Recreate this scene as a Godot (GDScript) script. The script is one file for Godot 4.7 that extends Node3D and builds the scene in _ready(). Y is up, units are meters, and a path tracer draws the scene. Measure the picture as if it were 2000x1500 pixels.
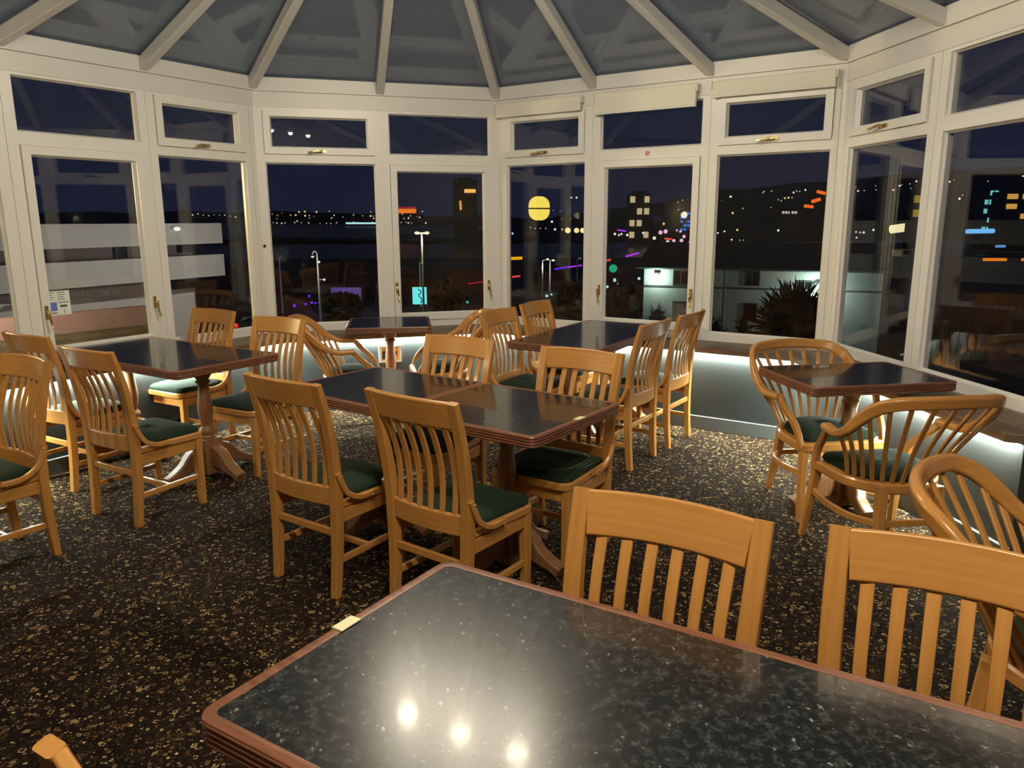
extends Node3D
# A conservatory dining room at night: white glazed bay, wooden slat-back chairs, speckled dark tables.

const F := 1495.61            # focal length in pixels of the 2000 x 1500 frame
const PITCH := 12.032
const ROLL := -0.236
const EYE := Vector3(0, 1.62, 0)
const TABLE_H := 0.775
var view := Basis()
var M := {}
var rng := RandomNumberGenerator.new()
var counts := {}

# ------------------------------------------------------------------ helpers: nodes
func numbered(called: String) -> String:
	var n: int = counts.get(called, 0)
	counts[called] = n + 1
	return called if n == 0 else "%s_%03d" % [called, n]

func tag(o: Node, label := "", category := "", group := "", kind := "") -> void:
	for kv in [["label", label], ["category", category], ["group", group], ["kind", kind]]:
		if kv[1] != "":
			o.set_meta(kv[0], kv[1])

func base(called: String, xf := Transform3D()) -> Node3D:
	var o := Node3D.new()
	o.name = numbered(called)
	add_child(o)
	o.transform = xf
	return o

func obj(called: String, st: SurfaceTool, m: Material, parent: Node = null) -> MeshInstance3D:
	var o := MeshInstance3D.new()
	o.mesh = st.commit()
	o.material_override = m
	if parent == null:
		o.name = numbered(called)
		add_child(o)
	else:
		o.name = called
		parent.add_child(o, true)
	return o

func meshed(called: String, mesh: Mesh, m: Material, parent: Node, xf := Transform3D()) -> MeshInstance3D:
	var o := MeshInstance3D.new()
	o.mesh = mesh
	o.material_override = m
	o.name = called if parent else numbered(called)
	(parent if parent else self).add_child(o, true)
	o.transform = xf
	return o

func mb() -> SurfaceTool:
	var st := SurfaceTool.new()
	st.begin(Mesh.PRIMITIVE_TRIANGLES)
	return st

# pixels of the photograph to points: on a level plane, or at a depth in front of the camera
func ray(x: float, y: float) -> Vector3:
	return view * Vector3((x - 1000.0) / F, -(y - 750.0) / F, -1.0)

func at_h(x: float, y: float, h: float) -> Vector3:
	var d := ray(x, y)
	return EYE + d * ((h - EYE.y) / d.y)

func at_d(x: float, y: float, dist: float) -> Vector3:
	var d := ray(x, y)
	return EYE + d * (dist / -d.z)

# ------------------------------------------------------------------ helpers: shapes
func tri(st: SurfaceTool, a: Vector3, b: Vector3, c: Vector3, na: Vector3, nb: Vector3, nc: Vector3) -> void:
	var g := (b - a).cross(c - a)
	if g.length_squared() < 1e-18:
		return
	st.set_normal(na)
	st.add_vertex(a)
	if g.dot(na + nb + nc) > 0.0:
		st.set_normal(nc)
		st.add_vertex(c)
		st.set_normal(nb)
		st.add_vertex(b)
	else:
		st.set_normal(nb)
		st.add_vertex(b)
		st.set_normal(nc)
		st.add_vertex(c)

func quad(st: SurfaceTool, a: Vector3, b: Vector3, c: Vector3, d: Vector3, n: Vector3) -> void:
	tri(st, a, b, c, n, n, n)
	tri(st, a, c, d, n, n, n)

func bx(st: SurfaceTool, lo: Vector3, hi: Vector3, xf := Transform3D()) -> void:
	var p := []
	for k in 8:
		p.append(xf * Vector3(hi.x if k & 1 else lo.x, hi.y if k & 2 else lo.y, hi.z if k & 4 else lo.z))
	var b := xf.basis
	quad(st, p[0], p[2], p[6], p[4], -b.x.normalized())
	quad(st, p[1], p[3], p[7], p[5], b.x.normalized())
	quad(st, p[0], p[1], p[5], p[4], -b.y.normalized())
	quad(st, p[2], p[3], p[7], p[6], b.y.normalized())
	quad(st, p[0], p[1], p[3], p[2], -b.z.normalized())
	quad(st, p[4], p[5], p[7], p[6], b.z.normalized())

func num(v, i: int) -> float:
	return float(v[mini(i, v.size() - 1)]) if v is Array else float(v)

# a bar of rounded rectangular section along a path; hint is the direction of its width
func bar(st: SurfaceTool, pts: Array, hint, w, h, r := 0.004) -> void:
	var n := pts.size()
	var prev: Array = []
	var prevn: Array = []
	for i in n:
		var t: Vector3 = (pts[mini(i + 1, n - 1)] - pts[maxi(i - 1, 0)]).normalized()
		var hv: Vector3 = hint[i] if hint is Array else hint
		var a := (hv - t * hv.dot(t)).normalized()
		var b := t.cross(a)
		var hw := num(w, i) * 0.5
		var hh := num(h, i) * 0.5
		var rr := minf(r, minf(hw, hh) * 0.98)
		var ring := []
		var rn := []
		for c in 4:
			var sx := 1.0 if c == 0 or c == 3 else -1.0
			var sy := 1.0 if c < 2 else -1.0
			for k in 3:
				var ang := c * PI / 2 + k * PI / 4
				var nv := Vector2(cos(ang), sin(ang))
				ring.append(pts[i] + a * (sx * (hw - rr) + nv.x * rr) + b * (sy * (hh - rr) + nv.y * rr))
				rn.append(a * nv.x + b * nv.y)
		if i > 0:
			for j in 12:
				var k2 := (j + 1) % 12
				tri(st, prev[j], prev[k2], ring[k2], prevn[j], prevn[k2], rn[k2])
				tri(st, prev[j], ring[k2], ring[j], prevn[j], rn[k2], rn[j])
		if i == 0 or i == n - 1:
			var nn := -t if i == 0 else t
			for j in 12:
				tri(st, pts[i], ring[j], ring[(j + 1) % 12], nn, nn, nn)
		prev = ring
		prevn = rn

# a smooth curve through points
func curve(p: Array, steps := 4) -> Array:
	var out := []
	for i in p.size() - 1:
		var p0: Vector3 = p[maxi(i - 1, 0)]
		var p3: Vector3 = p[mini(i + 2, p.size() - 1)]
		for k in steps:
			out.append((p[i] as Vector3).cubic_interpolate(p[i + 1], p0, p3, float(k) / steps))
	out.append(p[p.size() - 1])
	return out

func ramp(a: Array, n: int) -> Array:
	var out := []
	for i in n:
		var f := float(i) / (n - 1) * (a.size() - 1)
		var k := mini(int(f), a.size() - 2)
		out.append(lerpf(a[k], a[k + 1], f - k))
	return out

# a smooth surface over rows of points; closed joins the last column to the first
func grid(st: SurfaceTool, rows: Array, closed := true) -> void:
	var nr := rows.size()
	var nc: int = rows[0].size()
	var mid := []
	for r in rows:
		var c := Vector3.ZERO
		for p in r:
			c += p
		mid.append(c / nc)
	var nor := []
	var way := 0.0
	for i in nr:
		var line := []
		for j in nc:
			var jp := (j + 1) % nc if closed else mini(j + 1, nc - 1)
			var jm := (j + nc - 1) % nc if closed else maxi(j - 1, 0)
			var du: Vector3 = rows[mini(i + 1, nr - 1)][j] - rows[maxi(i - 1, 0)][j]
			var dv: Vector3 = rows[i][jp] - rows[i][jm]
			var g := du.cross(dv)
			if g.length() < 1e-9:
				g = Vector3.ZERO
			else:
				g = g.normalized()
				way += g.dot(rows[i][j] - mid[i])
			line.append(g)
		nor.append(line)
	var s := 1.0 if way >= 0.0 else -1.0
	for i in nr:
		for j in nc:
			if nor[i][j] == Vector3.ZERO:
				var k := 1 if i == 0 else nr - 2
				var ax: Vector3 = mid[i] - mid[k]
				nor[i][j] = ax.normalized() if ax.length() > 1e-6 else Vector3.UP
			else:
				nor[i][j] = nor[i][j] * s
	for i in nr - 1:
		for j in (nc if closed else nc - 1):
			var k := (j + 1) % nc
			tri(st, rows[i][j], rows[i][k], rows[i + 1][k], nor[i][j], nor[i][k], nor[i + 1][k])
			tri(st, rows[i][j], rows[i + 1][k], rows[i + 1][j], nor[i][j], nor[i + 1][k], nor[i + 1][j])

func lathe(st: SurfaceTool, prof: Array, segs := 20, at := Vector3.ZERO) -> void:
	var rows := []
	for q in prof:
		var line := []
		for j in segs:
			var a := TAU * j / segs
			line.append(at + Vector3(cos(a) * q[0], q[1], sin(a) * q[0]))
		rows.append(line)
	grid(st, rows, true)

func tube(st: SurfaceTool, pts: Array, r, segs := 8) -> void:
	var rows := []
	var n := pts.size()
	var up := Vector3(0.31, 0.9, 0.27)
	for i in n:
		var t: Vector3 = (pts[mini(i + 1, n - 1)] - pts[maxi(i - 1, 0)]).normalized()
		if absf(t.dot(up.normalized())) > 0.95:
			up = Vector3(0.9, 0.2, -0.3)
		var a := (up - t * up.dot(t)).normalized()
		var b := t.cross(a)
		var line := []
		for j in segs:
			var g := TAU * j / segs
			line.append(pts[i] + (a * cos(g) + b * sin(g)) * num(r, i))
		rows.append(line)
	var first := []
	var last := []
	for j in segs:
		first.append(pts[0])
		last.append(pts[n - 1])
	rows.push_front(first)
	rows.append(last)
	grid(st, rows, true)

func ball(st: SurfaceTool, c: Vector3, r: float, segs := 12, sy := 1.0) -> void:
	var prof := []
	for k in 7:
		var a := PI * k / 6.0 - PI / 2
		prof.append([maxf(cos(a) * r, 0.0), sin(a) * r * sy])
	lathe(st, prof, segs, c)

# an outline in x, z drawn up from y0 to y1, with a chamfer round the top and bottom edge
func prism(st: SurfaceTool, poly: Array, y0: float, y1: float, bevel := 0.0) -> void:
	var n := poly.size()
	var area := 0.0
	for i in n:
		area += (poly[i] as Vector2).cross(poly[(i + 1) % n])
	var sg := 1.0 if area > 0.0 else -1.0
	var en := []
	for i in n:
		var d: Vector2 = poly[(i + 1) % n] - poly[i]
		en.append(Vector2(d.y, -d.x).normalized() * sg)
	var inner := []
	for i in n:
		var m: Vector2 = (en[i] + en[(i + n - 1) % n]).normalized()
		var k := maxf(m.dot(en[i]), 0.35)
		inner.append(poly[i] - m * bevel / k)
	var lev := func(p: Vector2, y: float) -> Vector3: return Vector3(p.x, y, p.y)
	for i in n:
		var j := (i + 1) % n
		var na: Vector2 = en[i]
		var nb: Vector2 = en[i]
		if en[i].dot(en[(i + n - 1) % n]) > 0.75:
			na = (en[i] + en[(i + n - 1) % n]).normalized()
		if en[i].dot(en[j]) > 0.75:
			nb = (en[i] + en[j]).normalized()
		var a3 := Vector3(na.x, 0, na.y)
		var b3 := Vector3(nb.x, 0, nb.y)
		var ya := y0 + bevel
		var yb := y1 - bevel
		tri(st, lev.call(poly[i], ya), lev.call(poly[j], ya), lev.call(poly[j], yb), a3, b3, b3)
		tri(st, lev.call(poly[i], ya), lev.call(poly[j], yb), lev.call(poly[i], yb), a3, b3, a3)
		if bevel > 0.0:
			var ua := (a3 + Vector3.UP).normalized()
			var ub := (b3 + Vector3.UP).normalized()
			tri(st, lev.call(poly[i], yb), lev.call(poly[j], yb), lev.call(inner[j], y1), ua, ub, ub)
			tri(st, lev.call(poly[i], yb), lev.call(inner[j], y1), lev.call(inner[i], y1), ua, ub, ua)
			ua = (a3 + Vector3.DOWN).normalized()
			ub = (b3 + Vector3.DOWN).normalized()
			tri(st, lev.call(poly[i], ya), lev.call(poly[j], ya), lev.call(inner[j], y0), ua, ub, ub)
			tri(st, lev.call(poly[i], ya), lev.call(inner[j], y0), lev.call(inner[i], y0), ua, ub, ua)
	var ix := Geometry2D.triangulate_polygon(PackedVector2Array(inner))
	for k in range(0, ix.size(), 3):
		for y in [y0, y1]:
			var nn := Vector3.UP if y == y1 else Vector3.DOWN
			tri(st, lev.call(inner[ix[k]], y), lev.call(inner[ix[k + 1]], y), lev.call(inner[ix[k + 2]], y), nn, nn, nn)

# a flat sheet with thickness over any level or sloping outline
func slab(st: SurfaceTool, p: Array, thick: float) -> void:
	var n := ((p[1] - p[0]) as Vector3).cross(p[2] - p[0]).normalized()
	var q := []
	for v in p:
		q.append(v - n * thick)
	for i in range(1, p.size() - 1):
		tri(st, p[0], p[i], p[i + 1], n, n, n)
		tri(st, q[0], q[i], q[i + 1], -n, -n, -n)
	var c := Vector3.ZERO
	for v in p:
		c += v / p.size()
	for i in p.size():
		var j := (i + 1) % p.size()
		var e: Vector3 = (p[j] - p[i]).cross(n).normalized()
		if e.dot((p[i] + p[j]) * 0.5 - c) < 0:
			e = -e
		quad(st, p[i], p[j], q[j], q[i], e)

func round_rect(lx: float, lz: float, r: float, seg := 5) -> Array:
	var out := []
	for c in 4:
		var sx := 1.0 if c == 0 or c == 3 else -1.0
		var sz := 1.0 if c < 2 else -1.0
		for k in seg + 1:
			var a := c * PI / 2 + k * PI / 2 / seg
			out.append(Vector2(sx * (lx / 2 - r) + cos(a) * r, sz * (lz / 2 - r) + sin(a) * r))
	return out

# ------------------------------------------------------------------ materials
func lin(r: float, g: float, b: float, a := 1.0) -> Color:
	var c := Color(r, g, b).linear_to_srgb()
	c.a = a
	return c

func mat(c: Color, rough := 0.6, metal := 0.0, spec := 0.5) -> StandardMaterial3D:
	var m := StandardMaterial3D.new()
	m.albedo_color = c
	m.roughness = rough
	m.metallic = metal
	m.metallic_specular = spec
	return m

func glow(c: Color, energy: float) -> StandardMaterial3D:
	var m := mat(Color(0.02, 0.02, 0.02), 0.6)
	m.emission_enabled = true
	m.emission = c
	m.emission_energy_multiplier = energy
	return m

func textured(m: StandardMaterial3D, im: Image, scale: Vector3, world := false) -> StandardMaterial3D:
	im.generate_mipmaps()
	m.albedo_texture = ImageTexture.create_from_image(im)
	m.uv1_triplanar = true
	m.uv1_world_triplanar = world
	m.uv1_scale = scale
	return m

func wood_image(a: Color, b: Color, along_x: bool, sd: int) -> Image:
	var n := FastNoiseLite.new()
	n.seed = sd
	n.frequency = 0.02
	n.fractal_octaves = 4
	var im := Image.create(256, 256, false, Image.FORMAT_RGB8)
	for y in 256:
		for x in 256:
			var u := (y if along_x else x) * 1.0
			var v := (x if along_x else y) * 1.0
			var fold := absf(v - 128.0)
			var fu := absf(u - 128.0)
			var t := n.get_noise_2d(fu * 3.2, fold * 0.22) * 0.75 + n.get_noise_2d(fu * 9.0 + 400.0, fold * 0.5) * 0.35
			im.set_pixel(x, y, a.lerp(b, clampf(0.5 + t, 0.0, 1.0)))
	return im

func carpet_image() -> Image:
	var s := 2048
	var im := Image.create(s, s, false, Image.FORMAT_RGB8)
	im.fill(Color8(24, 16, 11))
	var r := RandomNumberGenerator.new()
	r.seed = 77
	var tones := [Color8(198, 170, 116), Color8(132, 100, 66), Color8(80, 62, 40), Color8(56, 43, 28), Color8(40, 30, 20), Color8(44, 36, 30), Color8(84, 60, 34)]
	for k in 19000:
		var c: Color = tones[[0, 0, 1, 1, 2, 2, 3, 3, 3, 4, 4, 4, 4, 4, 5, 6][r.randi() % 16]]
		var big := r.randf()
		var w := int(7 + r.randf() * 10 + (9 if big > 0.8 else 0))
		var h := int(w * r.randf_range(0.7, 1.25))
		var x0 := r.randi() % s
		var y0 := r.randi() % s
		var open := r.randf() < 0.55 and w > 9
		var inner := Color8(22, 15, 11) if r.randf() < 0.8 else c.darkened(0.45)
		for wrap in 4:          # the pattern runs on over the edges of the repeat
			var x := x0 - (s if wrap & 1 else 0)
			var y := y0 - (s if wrap & 2 else 0)
			if x + w < 0 or y + h < 0:
				continue
			if open:
				im.fill_rect(Rect2i(x, y, w, h), c)
				var e := 3 if w > 12 else 2
				im.fill_rect(Rect2i(x + e, y + e, w - 2 * e, h - 2 * e), inner)
			else:
				im.fill_rect(Rect2i(x, y, maxi(w / 2, 4), maxi(h / 2, 4)), c)
	return im

func laminate_image() -> Image:
	var s := 1024
	var n := FastNoiseLite.new()
	n.seed = 5
	n.frequency = 0.028
	n.fractal_octaves = 5
	var n2 := FastNoiseLite.new()
	n2.seed = 9
	n2.frequency = 0.09
	n2.fractal_octaves = 3
	var a := n.get_seamless_image(s, s)
	var b := n2.get_seamless_image(s, s)
	var im := Image.create(s, s, false, Image.FORMAT_RGB8)
	for y in s:
		for x in s:
			var t := a.get_pixel(x, y).r * 0.7 + b.get_pixel(x, y).r * 0.5
			var v := clampf((t - 0.52) * 1.5, 0.0, 1.0)
			im.set_pixel(x, y, Color(0.055, 0.065, 0.065).lerp(Color(0.30, 0.31, 0.30), clampf(v * 1.35, 0.0, 1.0)))
	var r := RandomNumberGenerator.new()
	r.seed = 31
	for k in 900:
		var big := r.randf()
		var len := 2.0 + big * big * big * 9.0
		var wid := len * r.randf_range(0.25, 0.6)
		var dir := Vector2.from_angle(r.randf_range(0.3, 1.1))
		var c := Color(0.40, 0.42, 0.40).lerp(Color(0.66, 0.66, 0.60), r.randf())
		if r.randf() < 0.3:
			c = Color(0.31, 0.30, 0.24)
		var o := Vector2(r.randi_range(30, s - 30), r.randi_range(30, s - 30))
		var skew := r.randf_range(-0.6, 0.6)
		for yy in range(-int(len), int(len) + 1):
			for xx in range(-int(len), int(len) + 1):
				var p := Vector2(xx, yy)
				var u := p.dot(dir) / len
				var w := p.dot(dir.orthogonal()) / wid + skew * u
				if absf(u) + absf(w) * 0.8 + 0.25 * sin(u * 9.0 + o.x) < 0.8:
					var q := Vector2i(o + p)
					im.set_pixelv(q, im.get_pixelv(q).lerp(c, 0.75))
	return im

func materials() -> void:
	var w1 := lin(0.44, 0.195, 0.044)
	var w2 := lin(0.55, 0.260, 0.068)
	M.wood = textured(mat(Color.WHITE, 0.32), wood_image(w1, w2, false, 3), Vector3(2.2, 2.2, 2.2))
	M.wood_h = textured(mat(Color.WHITE, 0.32), wood_image(w1, w2, true, 4), Vector3(2.2, 2.2, 2.2))
	for k in ["wood", "wood_h"]:
		M[k].clearcoat_enabled = true
		M[k].clearcoat = 0.25
		M[k].clearcoat_roughness = 0.15
	M.trim = textured(mat(Color.WHITE, 0.28), wood_image(lin(0.13, 0.048, 0.026), lin(0.25, 0.105, 0.058), true, 8), Vector3(3, 3, 3))
	M.pedestal = textured(mat(Color.WHITE, 0.4), wood_image(lin(0.19, 0.085, 0.034), lin(0.29, 0.14, 0.058), false, 12), Vector3(2, 2, 2))
	M.laminate = textured(mat(Color.WHITE, 0.25), laminate_image(), Vector3(1.1, 1.1, 1.1))
	M.laminate.clearcoat_enabled = true
	M.laminate.clearcoat = 0.45
	M.laminate.clearcoat_roughness = 0.05
	M.cushion = mat(lin(0.016, 0.030, 0.019), 0.95, 0.0, 0.25)
	M.cushion.rim_enabled = true
	M.cushion.rim = 0.08
	M.stripe = mat(lin(0.10, 0.14, 0.08), 0.9)
	M.carpet = textured(mat(Color.WHITE, 0.95, 0.0, 0.2), carpet_image(), Vector3(0.62, 0.62, 0.62), true)
	M.frame = mat(lin(0.74, 0.73, 0.70), 0.35)
	M.beam = mat(lin(0.66, 0.65, 0.63), 0.4)
	M.seal = mat(lin(0.02, 0.02, 0.02), 0.6)
	M.glass = mat(lin(0.02, 0.025, 0.03, 0.03), 0.0)
	M.glass.transparency = BaseMaterial3D.TRANSPARENCY_ALPHA
	M.roof_glass = mat(lin(0.29, 0.35, 0.45, 0.48), 0.06)
	M.roof_glass.transparency = BaseMaterial3D.TRANSPARENCY_ALPHA
	M.panel = mat(lin(0.017, 0.022, 0.022), 0.7)
	M.skirting = mat(lin(0.085, 0.095, 0.095), 0.6)
	M.ledge = textured(mat(Color.WHITE, 0.45), wood_image(lin(0.10, 0.065, 0.04), lin(0.24, 0.17, 0.115), true, 21), Vector3(1.6, 1.6, 1.6))
	M.plaster = mat(lin(0.16, 0.15, 0.13), 0.85)
	M.brass = mat(lin(0.62, 0.47, 0.20), 0.25, 1.0)
	M.blind = mat(lin(0.70, 0.68, 0.60), 0.7)
	M.white = mat(lin(0.75, 0.75, 0.72), 0.5)
	M.black = mat(lin(0.012, 0.012, 0.012), 0.5)
	M.tag = mat(lin(0.72, 0.68, 0.42), 0.5)
	M.led = glow(Color(0.93, 1.0, 0.95), 3.0)
	M.bulb = glow(lin(1.0, 0.86, 0.55), 40.0)
	M.steel = mat(lin(0.5, 0.5, 0.5), 0.35, 1.0)

# ------------------------------------------------------------------ the scene
const LED := 4.0
const BAR_LIGHT := 1.15
const REAR_LIGHT := 2.3
const OUT_LIGHT := 14.0

func _ready() -> void:
	rng.seed = 2024
	view = Basis.from_euler(Vector3(deg_to_rad(-PITCH), 0, deg_to_rad(ROLL)))
	var cam := Camera3D.new()
	cam.name = "camera"
	add_child(cam)
	cam.transform = Transform3D(view, EYE)
	cam.fov = rad_to_deg(2.0 * atan(750.0 / F))
	cam.near = 0.05
	cam.far = 6000.0
	cam.current = true
	var env := Environment.new()
	env.background_mode = Environment.BG_COLOR
	env.background_color = lin(0.009, 0.012, 0.028)
	env.tonemap_mode = Environment.TONE_MAPPER_LINEAR
	env.tonemap_exposure = 1.0
	env.sdfgi_enabled = true
	env.ssao_enabled = true
	env.ssil_enabled = true
	var we := WorldEnvironment.new()
	we.name = "surroundings"
	we.environment = env
	add_child(we)
	materials()
	build_room()
	build_furniture()
	build_outside()

# ------------------------------------------------------------------ the room shell
const GLASS_BOTTOM := 0.726
const TRANSOM_LO := 2.110
const TRANSOM_HI := 2.191
const HEAD := 2.54
const EAVE := 2.774
const APEX := Vector3(-0.52, 3.929, -4.545)
var W := {}                   # wall letter -> transform: x along the wall, y up, z into the room
const LEN := {"A": 3.02, "B": 2.1277, "C": 3.0009, "D": 6.455}
const TURN := {"AB": 0.364, "BC": 0.4744, "CD": 0.4602}

func wall_frame(deg: float, o: Vector3) -> Transform3D:
	var a := deg_to_rad(deg)
	return Transform3D(Basis(Vector3(cos(a), 0, sin(a)), Vector3.UP, Vector3(-sin(a), 0, cos(a))), o)

# outline along a wall between two distances from the glass, mitred at the corners
func run_of(k: String, z0: float, z1: float, s1 := 99.0) -> Array:
	var out := []
	for z in [[z0, 0], [z0, 1], [z1, 1], [z1, 0]]:
		var a := 0.0
		var b: float = minf(LEN[k], s1)
		match k:
			"A":
				a = -LEN.A
				b = -z[0] * TURN.AB
			"B":
				a = z[0] * TURN.AB
				b -= z[0] * TURN.BC
			"C":
				a = z[0] * TURN.BC
				b -= z[0] * TURN.CD
			"D":
				a = z[0] * TURN.CD
		out.append(Vector2(b if z[1] else a, z[0]))
	return out

func handle(parent: Node, at: Vector3, lying: bool, flip := 1.0) -> void:
	var st := mb()
	var t := Transform3D(Basis(Vector3.FORWARD, PI / 2) if lying else Basis(), at)
	bar(st, [t * Vector3(0, -0.045, 0.004), t * Vector3(0, 0.045, 0.004)], t.basis.x, 0.024, 0.008, 0.003)
	tube(st, [t * Vector3(0, 0.0, 0.006), t * Vector3(0, 0.0, 0.034)], 0.009)
	var arm := []
	for p in curve([t * Vector3(0, 0.012, 0.034), t * Vector3(0, -0.02, 0.040), t * Vector3(flip * 0.006, -0.065, 0.036), t * Vector3(flip * 0.012, -0.105, 0.046)], 3):
		arm.append(p)
	bar(st, arm, t.basis.x, ramp([0.022, 0.014, 0.018], arm.size()), 0.010, 0.004)
	obj("handle", st, M.brass, parent)

func rim(st: SurfaceTool, s0: float, s1: float, y0: float, y1: float, t: float, z0: float, z1: float) -> void:
	bx(st, Vector3(s0, y0, z0), Vector3(s0 + t, y1, z1))
	bx(st, Vector3(s1 - t, y0, z0), Vector3(s1, y1, z1))
	bx(st, Vector3(s0 + t, y0, z0), Vector3(s1 - t, y0 + t, z1))
	bx(st, Vector3(s0 + t, y1 - t, z0), Vector3(s1 - t, y1, z1))
	# the bead that slopes to the glass
	for e in [[Vector3(s0 + t, y0 + t, 0), Vector3(s0 + t, y1 - t, 0), Vector3(1, 0, 0)], [Vector3(s1 - t, y0 + t, 0), Vector3(s1 - t, y1 - t, 0), Vector3(-1, 0, 0)], [Vector3(s0 + t, y0 + t, 0), Vector3(s1 - t, y0 + t, 0), Vector3(0, 1, 0)], [Vector3(s0 + t, y1 - t, 0), Vector3(s1 - t, y1 - t, 0), Vector3(0, -1, 0)]]:
		var zi := Vector3(0, 0, z1 - 0.006)
		var zo := Vector3(0, 0, 0.008)
		var inn: Vector3 = e[2] * 0.012
		quad(st, e[0] + zi, e[1] + zi, e[1] + zo + inn, e[0] + zo + inn, (e[2] + Vector3(0, 0, 0.5)).normalized())

func pane(parent: Node, called: String, s0: float, s1: float, y0: float, y1: float) -> void:
	var st := mb()
	bx(st, Vector3(s0 + 0.001, y0 + 0.001, -0.008), Vector3(s1 - 0.001, y1 - 0.001, 0.006))
	obj(called, st, M.glass, parent)

func window(n: int, k: String, s0: float, s1: float, top: String, low: String, hand := 1.0) -> void:
	var w := Node3D.new()
	w.name = "window_%d" % n
	add_child(w)
	w.transform = W[k]
	tag(w, "", "", "", "structure")
	var fr := mb()
	bx(fr, Vector3(s0, TRANSOM_LO, -0.03), Vector3(s1, TRANSOM_HI, 0.034))
	bx(fr, Vector3(s0, 0.655, -0.03), Vector3(s1, GLASS_BOTTOM, 0.034))
	bx(fr, Vector3(s0, HEAD - 0.004, -0.03), Vector3(s1, HEAD + 0.02, 0.034))
	# glazing beads of the fixed lights
	if top == "fix":
		rim(fr, s0 - 0.014, s1 + 0.014, TRANSOM_HI - 0.014, HEAD + 0.014, 0.016, -0.02, 0.028)
	if low == "fix":
		rim(fr, s0 - 0.014, s1 + 0.014, GLASS_BOTTOM - 0.014, TRANSOM_LO + 0.014, 0.016, -0.02, 0.028)
	obj("frame", fr, M.frame, w)
	if top == "fix":
		pane(w, "upper_pane", s0 + 0.002, s1 - 0.002, TRANSOM_HI + 0.002, HEAD - 0.002)
	else:
		var st := mb()
		rim(st, s0 + 0.003, s1 - 0.003, TRANSOM_HI - 0.012, HEAD - 0.003, 0.054, -0.02, 0.052)
		var sash := obj("top_sash", st, M.frame, w)
		pane(sash, "pane", s0 + 0.058, s1 - 0.058, TRANSOM_HI + 0.043, HEAD - 0.058)
		handle(sash, Vector3((s0 + s1) / 2, TRANSOM_HI + 0.014, 0.052), true)
	if low == "fix":
		pane(w, "lower_pane", s0 + 0.002, s1 - 0.002, GLASS_BOTTOM + 0.002, TRANSOM_LO - 0.002)
	else:
		var st := mb()
		rim(st, s0 + 0.003, s1 - 0.003, GLASS_BOTTOM + 0.002, TRANSOM_LO - 0.003, 0.054, -0.02, 0.05)
		var sash := obj("casement", st, M.frame, w)
		pane(sash, "pane", s0 + 0.058, s1 - 0.058, GLASS_BOTTOM + 0.057, TRANSOM_LO - 0.058)
		for e in [s0 + 0.026, s1 - 0.026]:
			handle(sash, Vector3(e, 1.03, 0.05), false, hand)

func wall_part(st: SurfaceTool, s0: float, s1: float) -> void:
	# a mullion: two coupled jambs with a cover strip in the joint
	var m := (s0 + s1) / 2
	bx(st, Vector3(s0, 0.655, -0.035), Vector3(m - 0.002, 2.589, 0.034))
	bx(st, Vector3(m + 0.002, 0.655, -0.035), Vector3(s1, 2.589, 0.034))
	bx(st, Vector3(m - 0.003, 0.655, -0.03), Vector3(m + 0.003, 2.589, 0.029))

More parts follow.
